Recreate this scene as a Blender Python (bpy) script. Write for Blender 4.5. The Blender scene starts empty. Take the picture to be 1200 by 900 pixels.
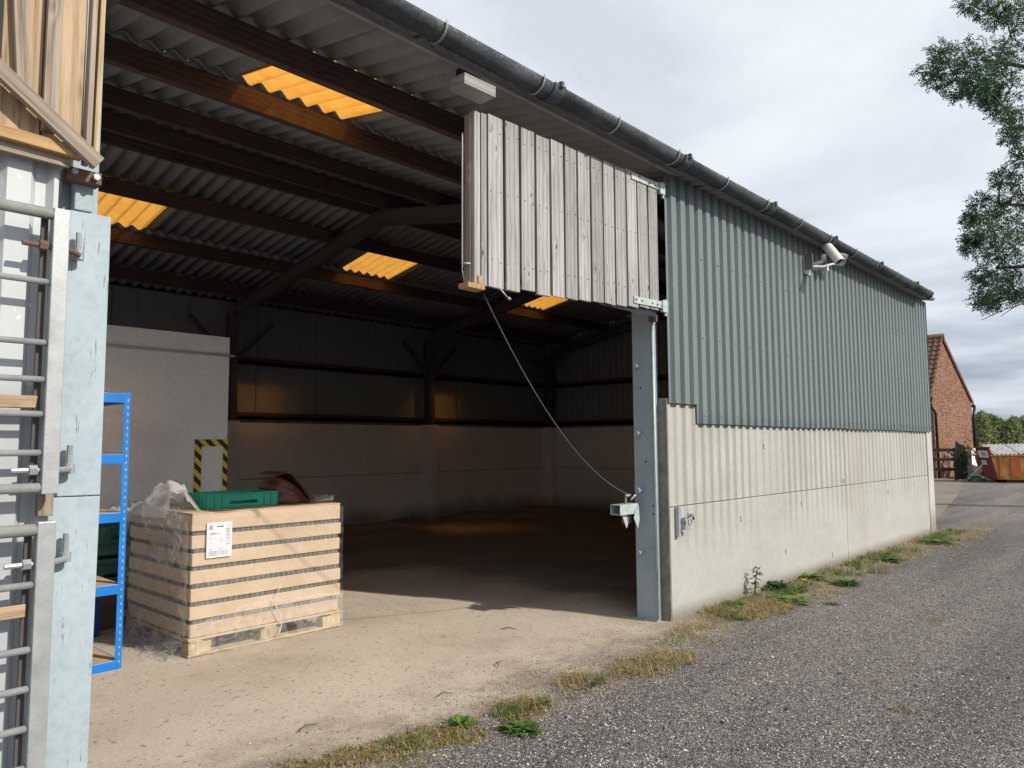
import bpy, math, random
from mathutils import Vector, Matrix
R = math.radians
S = bpy.context.scene
COL = S.collection
random.seed(7)

# ------------------------------------------------------------------ camera
cam = bpy.data.objects.new("camera", bpy.data.cameras.new("camera"))
COL.objects.link(cam)
cam.data.sensor_width = 36.0
cam.data.lens = 870 / 1200 * 36
cam.data.clip_start = 0.05
cam.data.clip_end = 2000
_y, _p, _r = R(42.8), math.atan(71.5 / 870), R(0.33)
_f = Vector((math.cos(_y) * math.cos(_p), math.sin(_y) * math.cos(_p), math.sin(_p)))
_rt = Vector((math.sin(_y), -math.cos(_y), 0))
_up = _rt.cross(_f)
_R = _rt * math.cos(_r) - _up * math.sin(_r)
_U = _up * math.cos(_r) + _rt * math.sin(_r)
_m = Matrix((_R, _U, -_f)).transposed().to_4x4()
_m.translation = Vector((0, 0, 1.58))
cam.matrix_world = _m
S.camera = cam

# ------------------------------------------------------------------ sun, sky, exposure
SUN_EL, SUN_AZ = 35.0, 18.0            # azimuth: degrees from -Y towards +X
_sd = Vector((math.sin(R(SUN_AZ)) * math.cos(R(SUN_EL)), -math.cos(R(SUN_AZ)) * math.cos(R(SUN_EL)), math.sin(R(SUN_EL))))
sl = bpy.data.lights.new("sun", 'SUN')
sl.energy = 2.5
sl.angle = R(0.9)
sl.color = (1.0, 0.93, 0.82)
sun = bpy.data.objects.new("sun", sl)
COL.objects.link(sun)
sun.rotation_euler = _sd.to_track_quat('Z', 'Y').to_euler()

W = bpy.data.worlds.new("World")
S.world = W
W.use_nodes = True
nt = W.node_tree
nt.nodes.clear()
def wn(t, **k):
    n = nt.nodes.new(t)
    for a, b in k.items(): setattr(n, a, b)
    return n
sky = wn('ShaderNodeTexSky', sky_type='NISHITA', sun_disc=False, sun_elevation=R(SUN_EL), sun_rotation=math.atan2(_sd.x, _sd.y))
tc = wn('ShaderNodeTexCoord')
mp = wn('ShaderNodeMapping'); mp.inputs['Scale'].default_value = (1.0, 1.0, 2.3)
nt.links.new(tc.outputs['Generated'], mp.inputs['Vector'])
n1 = wn('ShaderNodeTexNoise'); n1.inputs['Scale'].default_value = 2.1; n1.inputs['Detail'].default_value = 7; n1.inputs['Roughness'].default_value = .52
n1.inputs['Distortion'].default_value = .35
nt.links.new(mp.outputs[0], n1.inputs['Vector'])
cr = wn('ShaderNodeValToRGB')
cr.color_ramp.elements[0].position = .38; cr.color_ramp.elements[0].color = (3.9, 4.15, 4.5, 1)
cr.color_ramp.elements[1].position = .62; cr.color_ramp.elements[1].color = (5.3, 5.5, 5.8, 1)
nt.links.new(n1.outputs['Fac'], cr.inputs[0])
# darker slate clouds low down near the horizon
sx = wn('ShaderNodeSeparateXYZ'); nt.links.new(tc.outputs['Generated'], sx.inputs[0])
mr = wn('ShaderNodeMapRange'); mr.inputs['From Min'].default_value = 0.0; mr.inputs['From Max'].default_value = .36
mr.interpolation_type = 'SMOOTHSTEP'
nt.links.new(sx.outputs['Z'], mr.inputs['Value'])
n2 = wn('ShaderNodeTexNoise'); n2.inputs['Scale'].default_value = 5; n2.inputs['Detail'].default_value = 6
mp2 = wn('ShaderNodeMapping'); mp2.inputs['Scale'].default_value = (1, 1, 6); nt.links.new(tc.outputs['Generated'], mp2.inputs['Vector'])
nt.links.new(mp2.outputs[0], n2.inputs['Vector'])
cr2 = wn('ShaderNodeValToRGB')
cr2.color_ramp.elements[0].position = .42; cr2.color_ramp.elements[0].color = (1.75, 2.15, 2.65, 1)
cr2.color_ramp.elements[1].position = .66; cr2.color_ramp.elements[1].color = (4.0, 4.3, 4.8, 1)
nt.links.new(n2.outputs['Fac'], cr2.inputs[0])
mx = wn('ShaderNodeMix', data_type='RGBA')
nt.links.new(mr.outputs[0], mx.inputs[0]); nt.links.new(cr2.outputs[0], mx.inputs[6]); nt.links.new(cr.outputs[0], mx.inputs[7])
mx2 = wn('ShaderNodeMix', data_type='RGBA'); mx2.inputs[0].default_value = .93
nt.links.new(sky.outputs[0], mx2.inputs[6]); nt.links.new(mx.outputs[2], mx2.inputs[7])
bg = wn('ShaderNodeBackground'); bg.inputs['Strength'].default_value = .1
nt.links.new(mx2.outputs[2], bg.inputs['Color'])
wo = wn('ShaderNodeOutputWorld'); nt.links.new(bg.outputs[0], wo.inputs[0])

S.view_settings.view_transform = 'Standard'
S.view_settings.look = 'None'
S.view_settings.gamma = 1
S.view_settings.exposure = 0.86
S.render.engine = 'CYCLES'
S.cycles.max_bounces = 14
S.cycles.diffuse_bounces = 12
S.cycles.transparent_max_bounces = 12

# ------------------------------------------------------------------ material helper
class Mat:
    def __init__(s, name, rough=.8, metal=0.0, spec=.3):
        s.m = bpy.data.materials.new(name); s.m.use_nodes = True
        s.t = s.m.node_tree; s.b = s.t.nodes['Principled BSDF']
        s.b.inputs['Roughness'].default_value = rough; s.b.inputs['Metallic'].default_value = metal
        s.b.inputs['Specular IOR Level'].default_value = spec
        s.h = None
        s.tc = s.n('ShaderNodeTexCoord'); s.geo = s.n('ShaderNodeNewGeometry'); s.oi = s.n('ShaderNodeObjectInfo')
    def n(s, t, **k):
        n = s.t.nodes.new(t)
        for a, b in k.items(): setattr(n, a, b)
        return n
    def L(s, a, b): s.t.links.new(a, b)
    def pos(s): return s.geo.outputs['Position']
    def obj(s): return s.tc.outputs['Object']
    def map(s, v, scale=(1, 1, 1), loc=(0, 0, 0), rot=(0, 0, 0)):
        n = s.n('ShaderNodeMapping'); n.inputs['Scale'].default_value = scale; n.inputs['Location'].default_value = loc; n.inputs['Rotation'].default_value = rot
        s.L(v, n.inputs['Vector']); return n.outputs[0]
    def jit(s, v, k=20.0):
        c = s.n('ShaderNodeCombineXYZ'); m = s.math('MULTIPLY', s.oi.outputs['Random'], k)
        for i in range(3): s.L(m, c.inputs[i])
        a = s.n('ShaderNodeVectorMath', operation='ADD'); s.L(v, a.inputs[0]); s.L(c.outputs[0], a.inputs[1]); return a.outputs[0]
    def noise(s, v, scale=5, detail=4, rough=.55, dist=0):
        n = s.n('ShaderNodeTexNoise'); s.L(v, n.inputs['Vector'])
        n.inputs['Scale'].default_value = scale; n.inputs['Detail'].default_value = detail; n.inputs['Roughness'].default_value = rough; n.inputs['Distortion'].default_value = dist
        return n.outputs['Fac']
    def vor(s, v, scale=5, out='Distance', rnd=1, feature='F1'):
        n = s.n('ShaderNodeTexVoronoi', feature=feature); s.L(v, n.inputs['Vector']); n.inputs['Scale'].default_value = scale
        n.inputs['Randomness'].default_value = rnd
        return n.outputs[out]
    def ramp(s, f, stops):
        n = s.n('ShaderNodeValToRGB'); e = n.color_ramp.elements
        while len(e) < len(stops): e.new(.5)
        for i, (p, c) in enumerate(stops):
            e[i].position = p; e[i].color = (c, c, c, 1) if isinstance(c, (int, float)) else (*c, 1)
        s.L(f, n.inputs[0]); return n.outputs[0]
    def mix(s, f, a, b, mode='MIX'):
        n = s.n('ShaderNodeMix', data_type='RGBA', blend_type=mode)
        for i, x in ((0, f), (6, a), (7, b)):
            if isinstance(x, (int, float)): n.inputs[i].default_value = x if i == 0 else (x, x, x, 1)
            elif isinstance(x, tuple): n.inputs[i].default_value = (*x, 1)
            else: s.L(x, n.inputs[i])
        return n.outputs[2]
    def math(s, op, a, b=None, c=None, clamp=False):
        n = s.n('ShaderNodeMath', operation=op); n.use_clamp = clamp
        for i, x in enumerate((a, b, c)):
            if x is None: continue
            if isinstance(x, (int, float)): n.inputs[i].default_value = x
            else: s.L(x, n.inputs[i])
        return n.outputs[0]
    def xyz(s, v):
        n = s.n('ShaderNodeSeparateXYZ'); s.L(v, n.inputs[0]); return n.outputs
    def step(s, v, a, b):
        n = s.n('ShaderNodeMapRange', interpolation_type='SMOOTHSTEP'); s.L(v, n.inputs['Value'])
        n.inputs['From Min'].default_value = a; n.inputs['From Max'].default_value = b; return n.outputs[0]
    def col(s, c):
        if isinstance(c, tuple): s.b.inputs['Base Color'].default_value = (*c, 1)
        else: s.L(c, s.b.inputs['Base Color'])
        return s
    def bump(s, h, dist=.005, strength=1.0):
        n = s.n('ShaderNodeBump'); n.inputs['Distance'].default_value = dist; n.inputs['Strength'].default_value = strength
        s.L(h, n.inputs['Height'])
        if s.h is not None: s.L(s.h, n.inputs['Normal'])
        s.h = n.outputs[0]; s.L(s.h, s.b.inputs['Normal']); return s
    def rough(s, v): s.L(v, s.b.inputs['Roughness']); return s

def wear(name, base, dark=None, light=None, scale=4, rough=.7, metal=0.0, amt=.5, bump=.0015, spec=.3, fine=60):
    """paint or plain stuff with soft blotches and a fine speckle"""
    m = Mat(name, rough, metal, spec)
    dark = dark or tuple(c * .6 for c in base); light = light or tuple(min(1, c * 1.25) for c in base)
    v = m.jit(m.obj())
    a = m.noise(v, scale, 6, .6)
    c = m.ramp(a, [(.3, dark), (.5, base), (.72, light)])
    c = m.mix(amt, base, c)
    g = m.noise(v, fine, 3)
    c = m.mix(.35, c, m.ramp(g, [(.3, .55), (.7, 1.0)]), 'MULTIPLY')
    m.col(c); m.bump(g, bump, .6)
    m.rough(m.ramp(a, [(.2, max(.05, rough - .12)), (.8, min(1, rough + .12))]))
    return m.m

def wood(name, c0, c1, c2, knot=(.03, .025, .02), rough=.8, gscale=1.0, knots=True, spec=.2):
    """grain runs along the object's local Z"""
    m = Mat(name, rough, 0, spec)
    v = m.jit(m.obj(), 37.0)
    warp = m.noise(m.map(v, (3, 3, .35)), 2.0, 3)
    kn = m.vor(m.map(v, (9.0, 9.0, 3.3)), 1.0, 'Distance')
    kr = m.math('POWER', m.math('SUBTRACT', 1.0, m.step(kn, 0.0, .42)), 2.0)
    x = m.xyz(v)
    q = m.math('ADD', m.math('MULTIPLY', x[0], 130 * gscale), m.math('MULTIPLY', x[1], 25 * gscale))
    q = m.math('ADD', q, m.math('MULTIPLY', warp, 9.0))
    if knots: q = m.math('ADD', q, m.math('MULTIPLY', kr, 7.0))
    g = m.math('ADD', m.math('MULTIPLY', m.math('SINE', q), .5), .5)
    fine = m.noise(m.map(v, (160, 160, 3.5)), 1, 4, .65)
    blot = m.noise(m.map(v, (5, 5, 1.2)), 1.4, 4)
    c = m.ramp(m.math('ADD', m.math('MULTIPLY', g, .2), m.math('MULTIPLY', fine, .8)), [(.25, c0), (.47, c1), (.72, c2)])
    c = m.mix(.55, c, m.ramp(blot, [(.25, .5), (.6, 1.0)]), 'MULTIPLY')
    if knots: c = m.mix(m.math('SUBTRACT', 1.0, m.step(kn, .035, .10)), c, knot)
    vary = m.math('ADD', .78, m.math('MULTIPLY', m.oi.outputs['Random'], .35))
    hs = m.n('ShaderNodeHueSaturation'); m.L(c, hs.inputs['Color']); m.L(vary, hs.inputs['Value'])
    m.col(hs.outputs[0]); m.bump(m.math('ADD', m.math('MULTIPLY', g, .35), fine), .0016, .9)
    return m.m

MT = {}
MT['grey_wood'] = wood('weathered grey wood', (.21, .206, .20), (.35, .345, .338), (.46, .455, .447), (.035, .03, .028))
MT['pine'] = wood('aged pine', (.27, .185, .11), (.47, .345, .225), (.56, .43, .30), (.13, .08, .045))
MT['pine_grey'] = wood('half weathered pine', (.17, .13, .10), (.36, .29, .23), (.48, .41, .34), (.07, .05, .04))
MT['pine_orange'] = wood('orange pine', (.32, .19, .08), (.50, .32, .155), (.58, .39, .21), (.16, .08, .03))
MT['pallet'] = wood('pallet pine', (.30, .22, .12), (.52, .40, .24), (.62, .50, .33), (.16, .1, .05))
MT['dark_wood'] = wood('dark stained wood', (.012, .012, .012), (.03, .028, .026), (.05, .048, .045), (.01, .01, .01))
MT['purlin'] = wood('old purlin timber', (.05, .038, .036), (.105, .072, .064), (.145, .10, .085), (.03, .015, .01))
MT['steel_blue'] = wear('pale blue painted steel', (.34, .42, .47), dark=(.24, .31, .35), light=(.42, .50, .55), rough=.5, scale=3)
MT['post_blue'] = None
MT['galv'] = wear('galvanised steel', (.42, .44, .45), dark=(.30, .31, .32), light=(.52, .54, .54), rough=.45, metal=.4, scale=9, fine=120, bump=.0003)
MT['galv_dull'] = wear('dull galvanised steel', (.34, .36, .34), dark=(.22, .21, .18), light=(.46, .48, .46), rough=.55, metal=.25, scale=6, fine=90)
MT['hinge'] = wear('pale galvanised strap', (.48, .54, .53), rough=.5, metal=.2, scale=12)
MT['rust'] = wear('rusty steel', (.17, .105, .08), dark=(.07, .05, .04), light=(.3, .2, .15), rough=.85, scale=14)
MT['dark_steel'] = wear('dark red oxide steel', (.10, .09, .09), dark=(.06, .055, .055), light=(.15, .11, .10), rough=.75)
MT['gutter'] = None
MT['rail'] = wear('rusty sheeting rail', (.10, .05, .04), dark=(.05, .03, .03), light=(.16, .08, .055), rough=.8)
MT['black_plastic'] = wear('black plastic', (.012, .012, .013), rough=.4, spec=.5)
MT['white_plastic'] = wear('white plastic', (.72, .72, .70), rough=.4, spec=.4, amt=.3)
MT['grey_plastic'] = wear('grey plastic', (.20, .21, .22), rough=.45, spec=.4)
MT['blue_paint'] = wear('blue powder coat', (.008, .19, .62), dark=(.006, .13, .45), light=(.015, .24, .72), rough=.38, spec=.5, amt=.4, bump=.0004)
MT['chipboard'] = wear('chipboard', (.50, .36, .21), scale=25, fine=160, rough=.85)
MT['green_plastic'] = wear('bright green plastic', (.03, .42, .27), dark=(.02, .33, .20), light=(.06, .50, .34), rough=.42, spec=.45, amt=.5, bump=.0005)
MT['dark_green_plastic'] = wear('dull green plastic', (.06, .20, .15), rough=.5, spec=.4)
MT['blue_plastic'] = wear('dark blue plastic', (.02, .06, .25), rough=.5, spec=.4)
MT['box_brown'] = wear('brown box', (.17, .12, .085), rough=.9)
MT['leather'] = wear('brown leather', (.13, .038, .022), dark=(.06, .02, .012), light=(.22, .08, .05), rough=.42, spec=.5, scale=14, fine=90)
MT['rope'] = wear('grey rope', (.09, .095, .105), rough=.9, fine=300)
MT['paper'] = wear('white paper', (.80, .80, .82), rough=.6, amt=.15, bump=.0002)
MT['ink'] = wear('black print', (.05, .05, .07), rough=.6, amt=.15, bump=.0002)
MT['grey_ink'] = wear('grey print', (.38, .38, .45), rough=.6, amt=.15, bump=.0002)
MT['bolt'] = wear('bolt', (.40, .41, .42), rough=.4, metal=.6, scale=30)
MT['white_block'] = None

# gutter: dark weathered, paler mottling
m = Mat('weathered dark gutter', .7, 0, .3)
v = m.pos(); a = m.noise(m.map(v, (1, 2, 2)), 3.2, 8, .7); b = m.noise(v, 45, 4, .7)
c = m.ramp(a, [(.28, (.035, .043, .05)), (.52, (.07, .085, .097)), (.75, (.15, .168, .18))])
c = m.mix(.5, c, m.ramp(b, [(.35, .35), (.65, 1.0)]), 'MULTIPLY')
nz = m.xyz(m.geo.outputs['Normal'])[2]
c = m.mix(m.math('MULTIPLY', m.step(b, .5, .62), m.step(m.xyz(v)[2], 4.08, 4.17)), c, (.16, .16, .14))
m.col(c); m.bump(b, .004, .7); MT['gutter'] = m.m

# pale blue peeling paint on timber
m = Mat('pale blue peeling paint', .62, 0, .35)
v = m.jit(m.obj()); g = m.noise(m.map(v, (90, 90, 5)), 1, 5, .65); a = m.noise(v, 3, 5)
c = m.ramp(a, [(.3, (.34, .42, .47)), (.7, (.43, .51, .56))])
fl = m.math('MULTIPLY', m.step(g, .60, .66), m.step(m.noise(v, 6, 5, .7), .50, .60))
c = m.mix(fl, c, (.16, .13, .11))
c = m.mix(.3, c, m.ramp(m.noise(v, 30, 4), [(.3, .6), (.6, 1.0)]), 'MULTIPLY')
m.col(c); m.bump(g, .0014, .8); MT['post_blue'] = m.m

# white painted blockwork / interior concrete
def painted(name, base, streak=.0, dirt=(.20, .17, .14), top=2.0):
    m = Mat(name, .85, 0, .2); v = m.pos(); o = m.noise(v, 1.3, 6, .6); f = m.noise(v, 24, 6, .7)
    c = m.mix(m.step(o, .45, .8), base, tuple(k * .82 for k in base))
    c = m.mix(.35, c, m.ramp(f, [(.3, .7), (.6, 1.0)]), 'MULTIPLY')
    z = m.xyz(v)[2]
    low = m.math('SUBTRACT', 1.0, m.step(m.math('ADD', z, m.math('MULTIPLY', o, -.5)), -.22, .22))
    c = m.mix(m.math('MULTIPLY', low, .75), c, dirt)
    m.col(c); m.bump(f, .004, .5); return m.m
MT['white_block'] = painted('white painted blockwork', (.90, .89, .88))
MT['inner_wall'] = painted('painted concrete inside', (.86, .83, .80))
MT['pillar'] = painted('pale painted corner pillar', (.50, .495, .47))

# weather-streaked outside concrete panel
m = Mat('weather streaked concrete panel', .85, 0, .2); v = m.pos(); X = m.xyz(v)
ph = m.math('ADD', X[0], m.math('MULTIPLY', m.noise(m.map(v, (1.2, 0, .15)), 2, 3), .10))
st = m.math('ADD', m.math('MULTIPLY', m.math('COSINE', m.math('MULTIPLY', ph, 2 * math.pi / .17)), .5), .5)
wid = m.noise(m.map(v, (3.2, 0, .25)), 2, 4, .7)
st = m.math('MULTIPLY', m.step(m.math('ADD', st, m.math('MULTIPLY', wid, .9)), .72, 1.45), 1.0)
vert = m.noise(m.map(v, (9, 0, .22)), 2.5, 5, .65)
colm = m.noise(m.map(v, (1.0, 0, .08)), 1.3, 3)
upper = m.step(X[2], .35, 1.02)                       # streaks run out on the way down
tofade = m.math('ADD', m.math('MULTIPLY', m.step(X[2], 1.0, 1.04), .45), m.math('MULTIPLY', upper, m.math('MULTIPLY', m.step(colm, .34, .58), .75)))
amt = m.math('MULTIPLY', st, m.math('MULTIPLY', tofade, 1.15), clamp=True)
f = m.noise(v, 14, 8, .72); bl = m.noise(m.map(v, (.8, .8, 1.4)), 1.6, 5)
c = m.ramp(bl, [(.3, (.385, .385, .36)), (.7, (.455, .455, .43))])
c = m.mix(m.math('MULTIPLY', amt, .72), c, (.26, .255, .225))
c = m.mix(m.math('MULTIPLY', m.math('MULTIPLY', m.step(vert, .52, .78), upper), .38), c, (.27, .255, .225))
pink = m.math('MULTIPLY', m.step(m.noise(m.map(v, (.7, 0, .25)), 1.1, 2), .55, .7), .35)
c = m.mix(pink, c, (.36, .31, .27))
c = m.mix(.35, c, m.ramp(f, [(.3, .62), (.62, 1.0)]), 'MULTIPLY')
c = m.mix(m.math('SUBTRACT', 1.0, m.step(m.math('SUBTRACT', X[2], m.math('MULTIPLY', f, .12)), -.06, .1)), c, (.22, .2, .16))
m.col(c); m.bump(f, .004, .5); m.bump(m.math('MULTIPLY', st, -1), .0015, .4); MT['concrete'] = m.m
m = Mat('rough concrete end', .95, 0, .1); v = m.pos(); f = m.noise(v, 9, 9, .75)
m.col(m.ramp(f, [(.3, (.14, .125, .11)), (.6, (.27, .245, .215)), (.8, (.38, .35, .31))])).bump(f, .012, .8); MT['rough_concrete'] = m.m

# coated steel sheet outside
def sheetmat(name, base, dirt, rough=.45):
    m = Mat(name, rough, 0, .4); v = m.jit(m.obj(), 3.0); X = m.xyz(m.pos())
    a = m.noise(m.map(m.pos(), (7, 3, .5)), 1.5, 5, .6); f = m.noise(m.pos(), 60, 3)
    vary = m.math('MULTIPLY', m.oi.outputs['Random'], .12)
    c = m.mix(m.math('MULTIPLY', m.step(a, .45, .75), .5), base, dirt)
    c = m.mix(vary, c, dirt)
    c = m.mix(m.math('MULTIPLY', m.step(m.noise(m.pos(), 22, 2), .68, .74), .5), c, tuple(min(1, k * 1.5) for k in base))
    run = m.math('MULTIPLY', m.step(m.noise(m.map(m.pos(), (14, 2, .35)), 1.3, 5, .7), .5, .7), m.step(X[2], 2.9, 4.1))
    c = m.mix(m.math('MULTIPLY', run, .45), c, tuple(k * .45 for k in base))
    edge = m.math('MULTIPLY', m.math('SUBTRACT', 1.0, m.step(m.math('SUBTRACT', X[2], m.math('MULTIPLY', a, .15)), 1.70, 1.86)), .35)
    c = m.mix(edge, c, tuple(k * .5 for k in base))
    m.col(c); m.bump(f, .0006, .4); return m.m
MT['cladding'] = sheetmat('grey green coated sheet', (.16, .198, .20), (.12, .142, .142))
MT['cladding_in'] = sheetmat('blue grey coated sheet inside', (.24, .26, .27), (.19, .20, .20))
MT['cladding_white'] = sheetmat('pale grey coated sheet', (.52, .55, .57), (.38, .39, .38))

# fibre cement roof sheet + skylight
m = Mat('fibre cement roof sheet', .9, 0, .1); v = m.jit(m.pos(), 1.0); a = m.noise(v, 2.2, 6, .65); f = m.noise(v, 40, 4)
m.col(m.mix(.4, m.ramp(a, [(.3, (.24, .25, .275)), (.7, (.33, .34, .365))]), m.ramp(f, [(.3, .6), (.7, 1.0)]), 'MULTIPLY')).bump(f, .003, .5); MT['roof'] = m.m
m = Mat('amber translucent roof light', .5, 0, .3); v = m.pos(); a = m.noise(v, 6, 5); X = m.xyz(v)
c = m.ramp(a, [(.3, (.80, .34, .04)), (.7, (.92, .50, .09))])
tr = m.n('ShaderNodeBsdfTranslucent'); m.L(c, tr.inputs['Color']); m.col(c)
rf = m.n('ShaderNodeBsdfRefraction'); rf.inputs['Roughness'].default_value = .62; rf.inputs['IOR'].default_value = 1.08; rf.inputs['Color'].default_value = (1.0, .42, .10, 1)
ms = m.n('ShaderNodeMixShader'); ms.inputs[0].default_value = .4; m.L(tr.outputs[0], ms.inputs[1]); m.L(rf.outputs[0], ms.inputs[2])
m2 = m.n('ShaderNodeMixShader'); m2.inputs[0].default_value = .8; m.L(m.b.outputs[0], m2.inputs[1]); m.L(ms.outputs[0], m2.inputs[2])
m.L(m2.outputs[0], m.t.nodes['Material Output'].inputs['Surface']); MT['skylight'] = m.m

# ground: gravel outside, sandy dust on the apron, dark dirt deep inside the barn
m = Mat('yard gravel and barn dirt', .95, 0, .12); v = m.pos(); X = m.xyz(v)
s1 = m.vor(v, 78, 'Color'); s2 = m.vor(v, 165, 'Color'); d1 = m.vor(v, 78, 'Distance'); d2 = m.vor(v, 165, 'Distance')
r1 = m.xyz(s1)[0]; r2 = m.xyz(s2)[1]
gcol = m.ramp(m.math('ADD', m.math('MULTIPLY', r1, .55), m.math('MULTIPLY', r2, .45)), [(.12, (.07, .066, .066)), (.40, (.175, .166, .164)), (.66, (.285, .272, .265)), (.88, (.46, .44, .415))])
big = m.noise(m.map(v, (1, 1, 1)), .45, 5, .6); mid = m.noise(v, 3.2, 5, .65)
gcol = m.mix(.6, gcol, m.ramp(big, [(.3, (.70, .68, .69)), (.5, (.90, .88, .88)), (.72, (1.08, 1.03, 1.0))]), 'MULTIPLY')
gcol = m.mix(.5, gcol, m.ramp(mid, [(.3, .7), (.65, 1.0)]), 'MULTIPLY')
fn = m.noise(v, 70, 6, .75); sm = m.noise(v, 1.1, 6, .62); pt = m.vor(v, 34, 'Distance')
sand = m.ramp(sm, [(.25, (.41, .345, .275)), (.5, (.52, .445, .36)), (.75, (.58, .505, .415))])
sand = m.mix(.55, sand, m.ramp(fn, [(.32, .5), (.6, 1.0)]), 'MULTIPLY')
dirty = m.math('MULTIPLY', m.math('SUBTRACT', 1.0, m.step(m.math('ADD', X[1], m.math('MULTIPLY', sm, 1.6)), 4.2, 5.2)), m.step(m.noise(v, 3.6, 7, .75), .42, .6))
sand = m.mix(m.math('MULTIPLY', dirty, .6), sand, (.27, .215, .16))
speck = m.math('MULTIPLY', m.step(m.noise(v, 24, 3, .6), .60, .68), .55)
sand = m.mix(speck, sand, (.13, .10, .075))
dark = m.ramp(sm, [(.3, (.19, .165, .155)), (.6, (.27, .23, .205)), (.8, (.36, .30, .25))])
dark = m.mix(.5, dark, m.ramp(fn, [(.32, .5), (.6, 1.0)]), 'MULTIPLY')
wob = m.math('MULTIPLY', m.math('SUBTRACT', m.noise(v, 1.6, 5, .6), .5), 1.3)
wob2 = m.math('MULTIPLY', m.math('SUBTRACT', m.noise(v, 26, 4, .7), .5), .9)
edge = m.math('ADD', m.math('ADD', X[1], wob), wob2)
smk = m.step(edge, 2.75, 3.75)
smk = m.math('MULTIPLY', smk, m.math('SUBTRACT', 1.0, m.step(m.math('ADD', X[0], wob2), 5.6, 6.6)))
inside = m.step(X[1], 3.6, 3.64)
ins2 = m.math('MULTIPLY', inside, m.math('SUBTRACT', 1.0, m.step(X[0], 14.9, 15.1)))
ins2 = m.math('MULTIPLY', ins2, m.math('SUBTRACT', 1.0, m.step(X[1], 12.4, 12.5)))
# depth into the barn plus distance to the side behind the wall
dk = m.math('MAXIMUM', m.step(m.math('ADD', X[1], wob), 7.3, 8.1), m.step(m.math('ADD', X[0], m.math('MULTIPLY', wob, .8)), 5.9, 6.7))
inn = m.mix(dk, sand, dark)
warm_lit = m.math('MULTIPLY', m.step(X[1], 9.6, 11.0), m.step(m.noise(v, .7, 3), .42, .6))  # warm patches of light on the far floor, put into the colour
inn = m.mix(warm_lit, inn, (.36, .29, .235))
trk = m.noise(m.map(v, (.10, 1.0, 1), (0, 0, 0), (0, 0, -.12)), 1.5, 4, .55)
gcol = m.mix(.75, gcol, m.ramp(trk, [(.34, (.66, .64, .64)), (.47, (.95, .93, .92)), (.60, (1.15, 1.09, 1.03))]), 'MULTIPLY')
mott = m.math('MULTIPLY', m.step(m.noise(v, 1.3, 5, .7), .55, .7), m.math('SUBTRACT', 1.0, m.step(X[1], 2.8, 3.4)))
gcol = m.mix(m.math('MULTIPLY', mott, .22), gcol, (.26, .2, .18))
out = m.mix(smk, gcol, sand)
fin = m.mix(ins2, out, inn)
soil = m.math('MULTIPLY', m.math('MULTIPLY', m.step(m.math('ADD', X[1], wob2), 2.85, 3.25), m.step(X[0], 5.7, 6.3)), m.math('MULTIPLY', m.math('SUBTRACT', 1.0, inside), m.step(m.noise(v, 2.1, 5, .7), .40, .56)))
soil = m.math('MULTIPLY', soil, m.math('SUBTRACT', 1.0, m.step(X[0], 15.4, 16.2)))
fin = m.mix(m.math('MULTIPLY', soil, .8), fin, m.mix(m.step(fn, .4, .6), (.20, .155, .11), (.42, .33, .22)))
moss = m.math('MULTIPLY', m.step(m.noise(v, 2.3, 5, .65), .5, .62), m.math('MULTIPLY', m.step(X[1], 2.75, 3.0), m.math('SUBTRACT', 1.0, m.step(X[1], 3.25, 3.5))))
fin = m.mix(m.math('MULTIPLY', moss, .5), fin, (.17, .15, .06))
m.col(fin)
hg = m.math('SUBTRACT', 1.0, m.math('ADD', m.math('MULTIPLY', d1, .6), m.math('MULTIPLY', d2, .5)))
notgr = m.math('MAXIMUM', smk, ins2)
hh = m.math('MULTIPLY', hg, m.math('SUBTRACT', 1.0, m.math('MULTIPLY', notgr, .93)))
m.bump(hh, .016, 1.0); m.bump(m.math('ADD', fn, sm), .006, .6); MT['ground'] = m.m

m = Mat('loose stone', .9, 0, .15); rpi = m.geo.outputs['Random Per Island']
m.col(m.ramp(rpi, [(0, (.05, .046, .048)), (.35, (.16, .15, .152)), (.7, (.31, .29, .285)), (.93, (.54, .51, .48)), (1, (.66, .62, .57))])); MT['stone'] = m.m
m = Mat('loose grit on sand', .9, 0, .15); rpi = m.geo.outputs['Random Per Island']
m.col(m.ramp(rpi, [(0, (.08, .06, .045)), (.4, (.25, .19, .14)), (.8, (.46, .37, .28)), (1, (.6, .55, .48))])); MT['grit'] = m.m
m = Mat('pale concrete pad', .9, 0, .15); v = m.pos(); a = m.noise(v, .8, 6, .65); f = m.noise(v, 12, 6, .7)
m.col(m.mix(.4, m.ramp(a, [(.3, (.17, .145, .12)), (.7, (.26, .225, .185))]), m.ramp(f, [(.3, .6), (.65, 1.0)]), 'MULTIPLY')).bump(f, .004); MT['pad'] = m.m

# cardboard
m = Mat('corrugated cardboard', .8, 0, .2); v = m.jit(m.obj()); a = m.noise(v, 3, 4); X = m.xyz(v)
f = m.noise(m.map(v, (2, 2, 90)), 1, 3)
c = m.ramp(a, [(.3, (.50, .37, .25)), (.7, (.60, .46, .33))])
c = m.mix(.25, c, m.ramp(f, [(.3, .7), (.7, 1.0)]), 'MULTIPLY'); m.col(c); m.bump(f, .0008, .5); MT['card'] = m.m
m = Mat('dark tray contents', .6, 0, .3); v = m.obj(); X = m.xyz(v)
sq = m.math('SINE', m.math('MULTIPLY', m.math('ADD', X[0], X[1]), 2 * math.pi / .045))
m.col(m.ramp(sq, [(.3, (.10, .10, .092)), (.9, (.17, .17, .155))])); MT['tray_dark'] = m.m

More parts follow.
